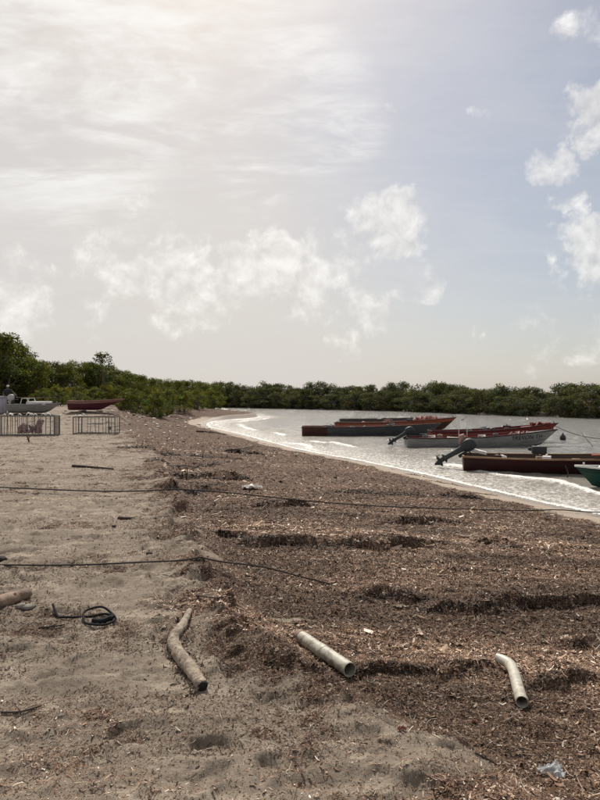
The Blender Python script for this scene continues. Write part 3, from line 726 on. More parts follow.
def make_boat(name, hull, loc, heading, pal, draft=.16, thwarts=(.2, .42, .62), sternpart=None, deck=.0, label='', group='boats moored off the beach', roll=0.0, trim=0.0):
    """pal: topside, bottom, inner, rail, stripe (materials). Local x runs from transom to bow."""
    root = empty(name, (loc[0], loc[1], loc[2] - draft), heading); root.rotation_euler = (roll, trim, heading)
    tag(root, label, 'boat', group)
    N = 26; ts = [i / N for i in range(N + 1)]; nj = 6; mb = MB()
    for sg in (1, -1):
        V = [(p[0], sg * p[1], p[2]) for t in ts for p in (hull.pt(t, j) for j in range(nj))]
        for i in range(N):
            for j in range(nj - 1):
                f = [i * nj + j, (i + 1) * nj + j, (i + 1) * nj + j + 1, i * nj + j + 1]
                mi = 1 if j < 2 else (3 if j == 4 else 0)
                if sternpart and ts[i] < sternpart and mi != 1: mi = 4
                mb.add([V[q] for q in f], [(0, 1, 2, 3) if sg < 0 else (3, 2, 1, 0)], mi)
        W = [(p[0] + (.04 if t == 0 else 0), sg * p[1], p[2]) for t in ts for p in (hull.pt(t, j, .035, .07) for j in range(nj))]
        for i in range(N):
            for j in range(nj - 1):
                f = [i * nj + j, (i + 1) * nj + j, (i + 1) * nj + j + 1, i * nj + j + 1]
                mb.add([W[q] for q in f], [(3, 2, 1, 0) if sg < 0 else (0, 1, 2, 3)], 2)
            a, b = i * nj + nj - 1, (i + 1) * nj + nj - 1
            mb.add([V[a], V[b], W[b], W[a]], [(0, 1, 2, 3)], 2)
        for q, mi in ((V, 4 if sternpart else 0), (W, 2)):           # transom, outside and inside
            mb.add([q[j] for j in range(nj)] + [(q[nj - 1][0], 0, q[nj - 1][2])], [tuple(range(nj + 1))], mi)
        mb.add([V[nj - 1], W[nj - 1], (W[nj - 1][0], 0, W[nj - 1][2]), (V[nj - 1][0], 0, V[nj - 1][2])], [(0, 1, 2, 3)], 2)
    mats = [pal[0], pal[1], pal[2], pal[4], sternpart and pal[5] or pal[0]]
    me = mb.mesh('hull', mats, True)
    bm = bmesh.new(); bm.from_mesh(me); bmesh.ops.remove_doubles(bm, verts=bm.verts, dist=.001); bmesh.ops.recalc_face_normals(bm, faces=bm.faces)
    for e_ in bm.edges: e_.smooth = not (len(e_.link_faces) == 2 and e_.calc_face_angle(0) > R(40))
    bm.to_mesh(me); bm.free()
    hl = link('hull', me, root)
    for sg in (1, -1):                                               # rubbing rails
        g = MB(); pts = []
        for t in ts:
            p = hull.pt(t, 5); pts.append((p[0], sg * (p[1] + .005), p[2] + .012))
        vs = []
        for (px, py, pz) in pts:
            vs += [(px, py + sg * .022, pz - .03), (px, py + sg * .022, pz + .018), (px, py - sg * .05, pz + .018), (px, py - sg * .05, pz - .006)]
        fs = [(i * 4 + a, i * 4 + (a + 1) % 4, (i + 1) * 4 + (a + 1) % 4, (i + 1) * 4 + a) for i in range(N) for a in range(4)]
        fs += [(0, 1, 2, 3), tuple(N * 4 + a for a in (3, 2, 1, 0))]
        g.add(vs, fs); g.build('gunwale', pal[3], root)
    for t in thwarts:
        p = hull.pt(t, 4); g = MB(); zt = hull.sheer(t) - .13; g.box((p[0], 0, zt), (.24, 2 * p[1] - .06, .035)); g.build('thwart', pal[3], root, bevel=.006)
    g = MB(); g.box((-.005, 0, hull.sheer(0) - .02), (.06, 2 * hull.hb(0) - .12, .09)); g.build('transom_cap', pal[3], root, bevel=.01)
    if deck:
        g = MB(); a = [t for t in ts if t >= 1 - deck]; vs = []; fs = []
        for t in a:
            p = hull.pt(t, 5, .04); vs += [(p[0], p[1], p[2] - .03), (p[0], 0, p[2] + .02), (p[0], -p[1], p[2] - .03)]
        for i in range(len(a) - 1): fs += [(i * 3, i * 3 + 1, i * 3 + 4, i * 3 + 3), (i * 3 + 1, i * 3 + 2, i * 3 + 5, i * 3 + 4)]
        g.add(vs, fs); g.build('foredeck', pal[4], root)
    p = hull.pt(1, 5); g = MB(); g.tube([(p[0] - .22, 0, p[2] - .02), (p[0] - .22, 0, p[2] + .10)], .025, 8); g.build('mooring_post', pal[3], root)
    return root

def outboard(parent, x, z, tilt, mcowl, mleg, sc=1.0):
    """outboard motor hinged on the transom: leg (part) > cowling, propeller, bracket; tilt lifts the leg aft"""
    def sec(mb, rings, n=12):
        vs = []
        for (cx, cz, hx, hy, sq) in rings:
            for j in range(n):
                a = 2 * math.pi * j / n; ca, sa = math.cos(a), math.sin(a)
                vs.append((cx + hx * math.copysign(abs(ca) ** sq, ca), hy * math.copysign(abs(sa) ** sq, sa), cz))
        k = len(rings); fs = [(i * n + j, i * n + (j + 1) % n, (i + 1) * n + (j + 1) % n, (i + 1) * n + j) for i in range(k - 1) for j in range(n)]
        fs += [tuple(range(n - 1, -1, -1)), tuple((k - 1) * n + j for j in range(n))]; mb.add(vs, fs)
    mb = MB(); sec(mb, [(-.10, .12, .13, .09, .6), (-.10, .02, .10, .07, .6), (-.10, -.25, .085, .05, .7), (-.11, -.55, .085, .04, .8), (-.11, -.62, .17, .085, .8), (-.11, -.635, .17, .085, .8), (-.11, -.65, .08, .04, .8), (-.10, -.78, .07, .03, .9)])
    mb.tube([(.08, 0, -.80), (.0, 0, -.80), (-.2, 0, -.80), (-.27, 0, -.80)], [.02, .055, .05, .03], 10)
    mb.add([(.02, .008, -.84), (-.16, .008, -.84), (-.12, .004, -1.0), (-.06, .004, -1.0), (.02, -.008, -.84), (-.16, -.008, -.84), (-.12, -.004, -1.0), (-.06, -.004, -1.0)],
           [(0, 1, 2, 3), (7, 6, 5, 4), (0, 3, 7, 4), (1, 5, 6, 2), (3, 2, 6, 7)])
    o = mb.build('outboard_motor', mleg, parent, loc=(x, 0, z), rot=(0, tilt, 0)); o.scale = (sc, sc, sc)
    c = MB(); sec(c, [(-.10, .12, .17, .12, .55), (-.10, .18, .215, .155, .55), (-.10, .34, .215, .155, .6), (-.085, .45, .19, .14, .65), (-.06, .52, .13, .10, .7), (-.05, .535, .06, .05, .8)]); c.build('cowling', mcowl, o)
    b = MB(); b.box((.07, 0, -.03), (.10, .20, .30)); b.tube([(.1, .07, .05), (.2, .07, .05)], .014, 6); b.tube([(.1, -.07, .05), (.2, -.07, .05)], .014, 6); b.build('clamp_bracket', M_BLACK, o, bevel=.0)
    pr = MB()
    for k in range(3):
        a = k * 2 * math.pi / 3; u = Vector((0, math.cos(a), math.sin(a))); w = Vector((0, -math.sin(a), math.cos(a))); c0 = Vector((-.28, 0, -.80))
        pr.add([c0 + u * .03 - w * .02, c0 + u * .03 + w * .02 - Vector((.03, 0, 0)), c0 + u * .13 + w * .06 - Vector((.035, 0, 0)), c0 + u * .13 - w * .035 + Vector((.015, 0, 0))], [(0, 1, 2, 3)])
    pr.tube([(-.25, 0, -.80), (-.33, 0, -.80)], [.035, .015], 8); pr.build('propeller', M_MOTORG, o)
    h = MB(); h.tube([(.08, 0, .20), (.30, 0, .22), (.46, 0, .24)], [.022, .018, .02], 8); h.build('tiller_handle', M_BLACK, o)
    return o

def bm_(name, c, **k):
    k.setdefault('rough', .55); k.setdefault('var', .18); k.setdefault('scale', 5); k.setdefault('dirt_amt', .55); k.setdefault('bump', .3); k.setdefault('stretch', (.7, 1, 5)); k.setdefault('dirt_scale', 2.2); k.setdefault('spec', .2)
    return mat(name, c, dirt=tuple(max(.02, q * .5) for q in c), **k)
P_DKRED = bm_('dark_red_paint', (0.030, 0.006, 0.006)); P_RED = bm_('faded_red_paint', (0.17, 0.024, 0.020)); P_ORANGE = bm_('orange_red_paint', (0.27, 0.070, 0.035))
P_PINK = bm_('faded_pink_paint', (0.36, 0.135, 0.115)); P_GREY = bm_('weathered_grey_paint', (0.070, 0.072, 0.078)); P_LGREY = bm_('light_grey_paint', (0.25, 0.25, 0.245))
P_GREEN = bm_('bottle_green_paint', (0.008, 0.055, 0.040)); P_DKGREEN = bm_('dark_green_paint', (0.008, 0.030, 0.026)); P_BLACKISH = bm_('black_hull_paint', (0.016, 0.016, 0.018))
P_BROWN = bm_('brown_hull_paint', (0.065, 0.027, 0.019)); P_WOOD = bm_('bare_plank_wood', (0.23, 0.14, 0.075), stretch=(1, 6, 6)); P_DKWOOD = bm_('dark_plank_wood', (0.065, 0.042, 0.030), stretch=(1, 6, 6))
P_WHITE = bm_('boat_white_paint', (0.60, 0.59, 0.57)); P_PURPLE = bm_('maroon_purple_paint', (0.10, 0.028, 0.042)); P_DUSTY = bm_('dusty_pink_paint', (0.30, 0.17, 0.15))

def wat(px, d): return ((px - 300) / F * d, d, WZ)
# white boat with a name on its bow
hw = Hull(7.05, 1.75, .57, .96, rake=.75)
white = make_boat('fishing_boat', hw, wat(406, 28.2), R(-1.5), (P_LGREY, P_BLACKISH, P_RED, P_DKRED, P_LGREY), .18, (.16, .4, .62), deck=.16,
                  label='light grey fishing boat with lettering on its bow and dark outboard motor at its stern')
outboard(white, -.02, .68, R(58), M_MOTOR, M_MOTOR, .92)
for i, (dx, h) in enumerate(((2.42, 1.0), (2.80, 1.18))):
    g = MB(); g.tube([(dx, -.2, .45), (dx + .01, -.2, .45 + h)], [.014, .009], 6); g.build('rod', M_WHITE, white)
g = MB(); g.tube([(2.81, -.2, 1.58), (2.66, -.2, 1.46), (2.58, -.2, 1.42)], [.008, .012, .012], 6); g.tube([(2.60, -.2, 1.44), (2.54, -.2, 1.40)], [.03, .02], 6); g.build('rod_hook', M_BLACK, white)
g = MB(); g.box((2.15, -.45, .60), (.62, .22, .06), Matrix.Rotation(R(4), 3, 'Y')); g.build('white_board', M_WHITE, white, bevel=.01)
g = MB(); rr = random.Random(4)
for i in range(9): g.tube([(4.7 + i * .12, rr.uniform(-.3, .1), .66 + rr.uniform(0, .1)), (4.78 + i * .12, rr.uniform(-.3, .1), .74 + rr.uniform(0, .12)), (4.9 + i * .12, rr.uniform(-.3, .1), .68)], [.03, .06, .03], 6)
g.build('net_heap', P_DUSTY, white)
# lettering follows the bow planking
def lettering(parent, hull, text, x0, z0, size, m):
    cu = bpy.data.curves.new('lettering', 'FONT'); cu.body = text; cu.size = size; cu.space_character = 1.08
    tmp = bpy.data.objects.new('tmp', cu); COL.objects.link(tmp); dg = bpy.context.evaluated_depsgraph_get(); dg.update()
    me = bpy.data.meshes.new_from_object(tmp.evaluated_get(dg)); bpy.data.objects.remove(tmp); me.name = 'lettering'
    bm = bmesh.new(); bm.from_mesh(me); bmesh.ops.triangulate(bm, faces=bm.faces); bmesh.ops.subdivide_edges(bm, edges=bm.edges, cuts=1)
    for v in bm.verts:
        x = x0 + v.co.x; z = z0 + v.co.y + .05 * (x - x0); v.co = Vector((x, -(hull.side(x, z) + .006), z))
    left = set(bm.verts)
    while left:                                       # every letter is a piece of its own
        st = [left.pop()]; isl = set(st)
        while st:
            for e in st.pop().link_edges:
                for w in e.verts:
                    if w in left: left.discard(w); isl.add(w); st.append(w)
        ix = {v: i for i, v in enumerate(isl)}; fs = [[ix[v] for v in f.verts] for f in bm.faces if f.verts[0] in isl]
        lm = bpy.data.meshes.new('letter'); lm.from_pydata([v.co[:] for v in ix], [], fs); lm.materials.append(m); link('letter', lm, parent)
    bm.free(); bpy.data.meshes.remove(me)
lettering(white, hw, 'TREVON TH', 4.72, .50, .27, P_BLACKISH)

hr = Hull(6.6, 1.7, .70, 1.12, rake=.85)
redb = make_boat('fishing_boat', hr, wat(430, 31.0), R(-.5), (P_RED, P_BLACKISH, P_RED, P_DKRED, P_RED), .18, (.2, .45, .66), deck=.26, label='red fishing boat moored close behind the light grey lettered boat')
g = MB(); rr = random.Random(8)
for i in range(12): g.tube([(5.1 + rr.uniform(0, 1.0), rr.uniform(-.25, .25), .98), (5.2 + rr.uniform(0, .9), rr.uniform(-.25, .25), 1.06 + rr.uniform(0, .1)), (5.3 + rr.uniform(0, .9), rr.uniform(-.2, .2), .98)], [.04, .07, .04], 6)
g.build('red_net_heap', P_RED, redb)
hg = Hull(8.3, 1.6, .66, .86, rake=.7)
slate = make_boat('fishing_boat', hg, wat(302, 35.6), R(1.0), (P_GREY, P_BLACKISH, P_PINK, P_DKWOOD, P_GREY, P_BROWN), .16, (.1, .3, .5, .7), sternpart=.19, deck=.0, label='long slate grey fishing boat with a brown stern section, farthest left of the boats')
hc = Hull(8.1, 1.6, .70, 1.06, rake=.8)
longred = make_boat('fishing_boat', hc, wat(335, 40.0), R(0), (P_BROWN, P_BLACKISH, P_PINK, P_DKWOOD, P_ORANGE), .16, (.15, .35, .55, .72), deck=.30, label='long brown boat with an orange-red bow behind the slate grey boat')
g = MB()
for i in range(10): g.tube([(5.3 + i * .15, rr.uniform(-.3, .3), .9), (5.4 + i * .15, rr.uniform(-.3, .3), 1.02 + rr.uniform(0, .1)), (5.55 + i * .15, rr.uniform(-.3, .3), .9)], [.04, .08, .04], 6)
g.build('pink_net_heap', P_PINK, longred)
hf = Hull(5.7, 1.4, .66, .78, rake=.6)
small = make_boat('fishing_boat', hf, wat(340, 46.0), R(1), (P_BLACKISH, P_BLACKISH, P_DKWOOD, P_DKWOOD, P_GREY), .14, (.2, .5, .7), deck=.2, label='small black boat with a pale bow, farthest back of the moored boats')
hh = Hull(8.2, 1.75, .57, .92, rake=.8)
dark = make_boat('fishing_boat', hh, wat(463, 19.6), R(-13), (P_DKRED, P_BLACKISH, P_DKWOOD, P_WOOD, P_DKRED), .16, (.22, .48, .66), label='dark maroon wooden boat with brown plank rail and raised outboard motor at right', trim=R(.4))
outboard(dark, -.02, .70, R(58), M_MOTOR, M_MOTOR, .98)
g = MB(); g.tube([(-.10, .12, .95), (-.04, .13, 1.20), (.04, .12, 1.24)], [.05, .10, .06], 8); g.build('rag', P_DUSTY, dark)
g = MB(); g.box((2.35, .1, .82), (.42, .34, .24)); g.tube([(2.12, .1, .84), (2.02, .1, .86)], [.07, .05], 8); g.build('gear_box', M_BLACK, dark, bevel=.02)
g = MB(); g.box((.50, .1, .72), (.5, .3, .10), Matrix.Rotation(R(12), 3, 'Y')); g.build('pale_sack', M_WHITE, dark, bevel=.03)
g = MB(); g.box((4.2, -.72, .80), (.95, .20, .035), Matrix.Rotation(R(-3), 3, 'Y')); g.build('loose_plank', P_ORANGE, dark, bevel=.004)
hi = Hull(5.6, 1.75, .58, .70, rake=.42)
b0 = Vector(wat(577, 15.7)); hd = R(166); st = b0 - Vector((math.cos(hd), math.sin(hd), 0)) * 5.55
green = make_boat('fishing_boat', hi, (st.x, st.y, WZ), hd, (P_GREEN, P_DKGREEN, P_DKGREEN, P_WHITE, P_DKGREEN), .16, (.2, .45, .68), label='bottle green boat cut off by the right edge, bow towards the beach')
g = MB(); g.tube([(4.6, .1, .60), (4.75, .05, .74), (4.9, -.05, .72), (5.05, 0, .62)], [.05, .07, .06, .05], 7); g.build('pale_rope_coil', M_WHITE, green)

def rope(pts, r, m, name, label, cat='rope', n=6, group=None):
    g = MB(); g.tube(pts, r, n); return tag(g.build(name, m), label, cat, group)
def clutter(parent, hull, seed, n, mats):
    """fuel can, coils and floats lying in the boat: each its own part"""
    rg = random.Random(seed)
    for i in range(n):
        t = rg.uniform(.12, .72); x, yb, z0 = hull.pt(t, 3); y = rg.uniform(-.5, .5) * yb; zb = hull.sheer(t) - rg.uniform(.10, .22); k = rg.randint(0, 2); g = MB(); m = rg.choice(mats)
        if k == 0: g.box((x, y, zb + .10), (.34, .24, .26), Matrix.Rotation(rg.uniform(0, 3), 3, 'Z')); g.tube([(x, y, zb + .22), (x, y, zb + .29)], .035, 8); g.build('fuel_can', m, parent, bevel=.02)
        elif k == 1:
            c = [(x + (.16 + .02 * math.sin(3 * a)) * math.cos(a), y + .16 * math.sin(a), zb + .06 + .012 * a) for a in [q * .5 for q in range(38)]]; g.tube(c, .018, 6); g.build('rope_coil', m, parent)
        else: g.tube([(x - .14, y, zb + .08), (x - .10, y, zb + .1), (x, y, zb + .12), (x + .1, y, zb + .1), (x + .14, y, zb + .08)], [.03, .09, .12, .09, .03], 9); g.build('net_float', m, parent)
for (bt, hl_, sd, nn) in ((white, hw, 1, 6), (redb, hr, 2, 5), (longred, hc, 3, 7), (slate, hg, 5, 7), (small, hf, 6, 4), (dark, hh, 7, 5)): clutter(bt, hl_, sd, nn, [M_WHITE, M_BLACK, P_BROWN, P_PINK, M_MOTOR, P_GREY, M_DRIFT2])
bw = Vector(wat(556, 31.0)); p0 = Vector((bw.x - .25, bw.y, WZ + .9))
rope([p0 + (Vector((17.4, 29.5, WZ + .02)) - p0) * t + Vector((0, 0, -.55 * math.sin(math.pi * t) * (1 - t))) for t in [i / 12 for i in range(13)]], .016, M_ROPE, 'mooring_rope', 'thin mooring line running right from the red boat bow into the water')
rope([(14.0 - .9, 27.9, WZ + .62), (13.25, 27.6, WZ + .3), (13.45, 27.5, WZ + .0), (14.6, 27.2, WZ - .02)], .012, M_ROPE, 'mooring_rope', 'short slack line hanging from the lettered boat bow')
bx, by, _ = wat(563, 32.0)
g = MB(); g.tube([(0, 0, -.10), (0, 0, -.04), (0, 0, .08), (0, 0, .20), (0, 0, .28), (0, 0, .36)], [.05, .12, .16, .13, .05, .03], 10)
o = g.build('mooring_float', M_BLACK, loc=(bx, by, WZ + .02)); tag(o, 'black mooring float bobbing right of the red boat bow', 'float')
p = wat(553, 18.6)
g = MB(); g.tube([(p[0], p[1] - 1.0, WZ - .1), (p[0] + .02, p[1] - 1.02, WZ + .12), (p[0] - .05, p[1] - 1.0, WZ + .33)], [.018, .016, .01], 6); tag(g.build('stick', M_TWIG), 'thin stick poking up from the water before the maroon boat', 'stick')

# ------------------------------------------------------------------ beach things
def on_px(pts, dz):
    return [at(px, py, dz) for px, py in pts]
def smooth_path(P, n=6):
    out = []; P = [Vector(p) for p in P]
    for i in range(len(P) - 1):
        a, b, c, d = P[max(i - 1, 0)], P[i], P[i + 1], P[min(i + 2, len(P) - 1)]
        for k in range(n):
            t = k / n; out.append(.5 * ((2 * b) + (c - a) * t + (2 * a - 5 * b + 4 * c - d) * t * t + (3 * b - a - 3 * c + d) * t ** 3))
    out.append(P[-1]); return out

def ground_rope(px, r, name, label, dz=.008, sag=True):
    Q = smooth_path([Vector((a, b, 0)) for a, b in px], 10); H = on_px([(q.x, q.y) for q in Q], dz); D = np.array([h.y for h in H])
    for _ in range(80): D[1:-1] = (D[:-2] + 2 * D[1:-1] + D[2:]) / 4            # pulled taut: no kinks in plan
    X = np.array([(q.x - 300) / F for q in Q]) * D; Z = ZC + np.array([(HZ - q.y) / F for q in Q]) * D; low = ground_z(X, D) + dz; Z = np.maximum(Z, low)
    for _ in range(500): Z[1:-1] = np.maximum(low[1:-1], (Z[:-2] + 2 * Z[1:-1] + Z[2:]) / 4)
    P = [Vector((float(a), float(b), float(c))) for a, b, c in zip(X, D, Z)]
    return rope(P, r, M_ROPE, name, label)
ground_rope([(-40, 488), (0, 491), (60, 494), (120, 497), (200, 503), (270, 507), (340, 510), (410, 512), (480, 513), (540, 514), (600, 515.5), (640, 516)], .011, 'beach_rope', 'long dark rope stretched across the whole beach towards the water', .045)
ground_rope([(-40, 566), (0, 567), (60, 568.5), (120, 570), (170, 572), (215, 575), (260, 580), (300, 584), (332, 587)], .008, 'beach_rope', 'nearer dark rope on the sand that ends buried in the wrack', .012)

def log_thing(px, rads, name, label, m, seed, char=None, cat='driftwood', lift=.8, n=14):
    rng = random.Random(seed); root_p = on_px(px, 0)
    P = smooth_path([p + Vector((0, 0, r * lift)) for p, r in zip(root_p, rads)], 5)
    Rr = np.interp(np.linspace(0, len(rads) - 1, len(P)), range(len(rads)), rads)
    Rr = [r * (1 + rng.uniform(-.07, .07)) for r in Rr]
    base = P[len(P) // 2].copy(); base.z = gz(base.x, base.y); e = empty(name, base); tag(e, label, cat)
    g = MB(); k = len(P) if not char else len(P) - 1
    g.tube([p - base + Vector((rng.uniform(-.1, .1), rng.uniform(-.1, .1), rng.uniform(-.08, .08))) * r_ for p, r_ in zip(P[:k], Rr[:k])], Rr[:k], n, jit=.10, rng=rng)
    for q in range(3):
        i = rng.randint(4, k - 3); d = Vector((rng.uniform(-1, 1), rng.uniform(-1, 1), .6)).normalized(); c = P[i] - base
        g.tube([c + d * Rr[i] * .6, c + d * Rr[i] * 1.18], [Rr[i] * .38, Rr[i] * .22], 7)
    g.build('wood', m, e)
    if char:
        a = P[k - 1] - base; b = P[-1] - base; c = MB(); c.tube([a - (b - a) * .10, b - (b - a) * .4, b - (b - a) * .1], [Rr[k - 1] * 1.0, Rr[-1] * 1.05, Rr[-1] * .7], n, jit=.09, rng=rng); tag(c.build('charred_end', char, e), 'blackened burnt end of the driftwood')
    return e
log_thing([(189, 614), (183, 628), (175, 640), (173, 648), (178, 659), (189, 673), (197, 684), (203, 693)], [.020, .028, .033, .037, .039, .038, .034, .028], 'driftwood', 'bent bleached driftwood branch with blackened end on the sand', M_DRIFT, 4, M_CHAR)
log_thing([(-28, 618), (-8, 611), (12, 604), (28, 598)], [.05, .052, .05, .040], 'driftwood', 'brown driftwood log poking in at the left edge', M_DRIFT2, 9)

def pipe(px, r, name, label, m, coupler=None, lift=.6, tip=0.0, tail=0.0, ends=True):
    P0 = on_px(px, r * lift) if not isinstance(px[0], Vector) else [p.copy() for p in px]; P0[-1].z += tip; P0[0].z += tail; P = smooth_path(P0, 6) if len(P0) > 2 else [P0[0].lerp(P0[1], i / 8) for i in range(9)]
    base = P[len(P) // 2].copy(); base.z = gz(base.x, base.y); e = empty(name, base); tag(e, label, 'pipe'); P = [p - base for p in P]
    g = MB(); g.tube(P, r, 20, cap=False); g.tube(P[::-1], r * .88, 20, cap=False)
    k = len(P); n = 20; nv = k * n
    for i0, i1 in ((0, nv + (k - 1) * n), ((k - 1) * n, nv)):          # ring at each open end
        for j in range(n):
            A = [g.v[i0 + j], g.v[i0 + (j + 1) % n]]
            def near(p): return min(range(i1, i1 + n), key=lambda q: (Vector(g.v[q]) - Vector(p)).length)
            g.f.append([i0 + j, i0 + (j + 1) % n, near(A[1]), near(A[0])]); g.m.append(0)
    g.build('pipe_wall', m, e)
    if coupler is not None:
        i = int(coupler * (k - 1)); d = (P[min(i + 1, k - 1)] - P[max(i - 1, 0)]).normalized(); c = P[i]
        q = MB(); q.tube([c - d * .028, c - d * .024, c + d * .024, c + d * .028], [r * 1.02, r * 1.07, r * 1.07, r * 1.02], 20, cap=False); q.build('coupler', m, e)
        q = MB(); q.tube([P[0] - d * .01, P[0] + d * .03], [r * 1.08, r * 1.05], 20, cap=False); q.build('end_collar', M_DRIFT2, e)
    return e
pipe([(300, 641), (350, 680)], .047, 'drain_pipe', 'straight grey plastic pipe with a joint, lying where sand meets wrack', M_PVC, .58, tip=.03)
n_ = at(523, 711); v_ = (at(517, 690) - n_); v_.z = 0; v_.normalize(); l_ = Vector((-v_.y, v_.x, 0))
E = [n_ + v_ * a + l_ * b for a, b in ((.62, .085), (.585, .045), (.53, .012), (.44, 0), (.22, 0), (0, 0))]
hi_ = max(gz(p.x, p.y) for p in E[:4])
for i_, p in enumerate(E): p.z = (hi_ + .030) * (1 - i_ / 5) + (gz(n_.x, n_.y) + .045) * (i_ / 5)
pipe(E, .037, 'drain_pipe', 'pale plastic pipe with an elbow bend lying on the brown wrack', M_PVC2)

# hose tangle on the sand
P = on_px([(52, 614), (57, 619), (63, 620), (78, 620), (92, 619), (104, 617), (112, 619), (113, 624), (104, 628), (92, 628), (84, 625), (83, 620), (90, 616), (102, 614), (112, 617), (115, 622)], .016)
for i, p in enumerate(P): p.z += (.03 if 10 < i < 14 else 0) + (.05 if i == 0 else 0)
rope(smooth_path(P, 6), .0085, M_HOSE, 'hose', 'black hose coiled in a loop on the sand at left', 'hose', 8)
g = MB(); g.tube(smooth_path(on_px([(93, 624), (101, 625), (109, 622), (113, 622)], .02), 4), .020, 8); tag(g.build('scrap', M_HOSE), 'crumpled dark blue-black scrap inside the hose loop', 'scrap')

def twig(px, r, label, seed, fork=True, dz=.01):
    rng = random.Random(seed); P = smooth_path(on_px(px, dz), 4); g = MB(); k = len(P)
    g.tube(P, [r * (1 - .6 * i / k) for i in range(k)], 6, jit=.1, rng=rng)
    if fork and k > 4:
        c = P[k // 2]; g.tube([c, c + Vector((rng.uniform(-.2, .2), rng.uniform(-.05, .15), r * 4)) * (8 * r / .06 * .6), ], [r * .6, r * .2], 5)
    return tag(g.build('stick', M_TWIG), label, 'stick')
twig([(72, 467), (90, 468), (113, 470)], .035, 'dark straight stick on the pale sand beyond the long rope', 1, False, .02)
twig([(118, 519), (130, 519.5), (141, 518)], .02, 'small dark stick between the two beach ropes', 2, False)
twig([(38, 630), (50, 629), (64, 627)], .009, 'short twig just below the black hose', 3)
twig([(196, 597), (215, 600), (222, 598)], .009, 'thin twig right of the bent driftwood', 4)
twig([(0, 716), (20, 715), (40, 709)], .007, 'thin twig on the foreground sand at left', 5)
twig([(226, 452), (238, 451), (248, 449), (258, 446)], .035, 'dark branch at the edge of the wet sand', 6, False, .05)
twig([(196, 432), (212, 433), (226, 435)], .05, 'long dark stick washed up near the water at the spit', 7, False, .04)
twig([(476, 757), (490, 764), (500, 770)], .006, 'tiny twig on the sand mound at lower right', 8, False)

def lump(px, py, sx, sy, sz, m, name, label, cat, seed, group=None, dz=0.0):
    p = at(px, py); bm = bmesh.new(); bmesh.ops.create_icosphere(bm, subdivisions=2, radius=1); rng = np.random.default_rng(seed); o3 = rng.uniform(-9, 9, 3)
    C = np.array([v.co[:] for v in bm.verts]); K = 1 + .45 * fbm(C[:, 0] + o3[0] + C[:, 2], C[:, 1] + o3[1] - C[:, 2], 1.3, 3, seed)
    for v, k in zip(bm.verts, K): v.co = Vector((v.co.x * sx * k, v.co.y * sy * k, v.co.z * sz * k))
    me = bpy.data.meshes.new(name); bm.to_mesh(me); bm.free(); me.materials.append(m)
    me.polygons.foreach_set('use_smooth', [True] * len(me.polygons))
    return tag(link(name, me, loc=(p.x, p.y, p.z + sz * .35 + dz), rot=(0, 0, rng.uniform(0, 6))), label, cat, group)
lump(28, 609, .05, .035, .022, M_STONE, 'stone', 'flat grey stone beside the log at the left edge', 'stone', 3)
lump(20, 608, .035, .03, .02, M_STONE, 'stone', 'small stone tucked under the log at the left edge', 'stone', 4)
lump(149, 555, .035, .03, .022, M_CHAR, 'stone', 'single black pebble on the sand above the nearer rope', 'stone', 5)
lump(2, 561, .05, .04, .03, M_CHAR, 'stone', 'black lump at the left edge just above the nearer rope', 'stone', 6)
lump(113, 527, .03, .03, .02, M_TWIG, 'seed_pod', 'small dark pod on the sand between the ropes', 'pod', 8)
M_REDSCRAP = mat('red_brown_plastic', (0.13, 0.035, 0.022), .7, var=.3)
def crumple(px, py, sx, sy, sz, m, name, label, cat, seed, n=16):
    """a crumpled sheet: folded grid with thickness"""
    p = at(px, py); rng = np.random.default_rng(seed); u, v = np.meshgrid(np.linspace(-1, 1, n), np.linspace(-1, 1, n)); u, v = u.ravel(), v.ravel()
    rad = np.sqrt(u * u + v * v); ang = np.arctan2(v, u); k = 1 / np.maximum(1, rad) * (1 + .25 * np.sin(ang * 3 + seed))
    x = u * sx * k + .18 * sx * fbm(u, v, 2.2, 3, seed); y = v * sy * k + .18 * sy * fbm(u, v, 2.2, 3, seed + 3)
    z = sz * (np.abs(fbm(u, v, 1.8, 4, seed + 5, .6)) * 2.2 + .6 * np.maximum(0, 1 - rad)) + .004
    i = (np.arange(n - 1)[:, None] * n + np.arange(n - 1)[None, :]); Q = np.stack([i, i + 1, i + n + 1, i + n], -1).reshape(-1, 4)
    me = mesh_np(name, np.stack([x, y, z], 1), Q, [m], False); o = link(name, me, loc=(p.x, p.y, p.z + .004)); s = o.modifiers.new('s', 'SOLIDIFY'); s.thickness = .0015
    return tag(o, label, cat)
def clear_plastic():
    m = bpy.data.materials.new('clear_plastic_film'); m.use_nodes = True; g = NT(m.node_tree); b = g.n['Principled BSDF']
    b.inputs['Base Color'].default_value = (.62, .64, .66, 1); b.inputs['Roughness'].default_value = .18
    t = g.new('ShaderNodeBsdfTransparent'); mx = g.new('ShaderNodeMixShader'); tc = g.new('ShaderNodeTexCoord')
    g.put(mx.inputs[0], g.math('MULTIPLY_ADD', g.step(g.noise(tc.outputs['Object'], 22, 5, .6), .42, .62), .42, .22))
    g.l.new(t.outputs[0], mx.inputs[1]); g.l.new(b.outputs[0], mx.inputs[2]); g.l.new(mx.outputs[0], g.n['Material Output'].inputs[0]); return m
M_FILM = clear_plastic()
crumple(554, 776, .062, .045, .028, M_FILM, 'plastic_bag', 'crumpled clear plastic bag on the wrack at lower right', 'plastic bag', 5)
crumple(251, 489, .20, .14, .06, M_WHITE, 'plastic_bag', 'white crumpled plastic sheet on the wrack beyond the long rope', 'plastic bag', 8)
crumple(402, 732, .020, .015, .007, M_REDSCRAP, 'scrap', 'small red-brown scrap on the foreground sand', 'scrap', 9)
crumple(475, 725, .014, .012, .008, M_REDSCRAP, 'scrap', 'tiny red fragment left of the elbow pipe on the wrack', 'scrap', 10)
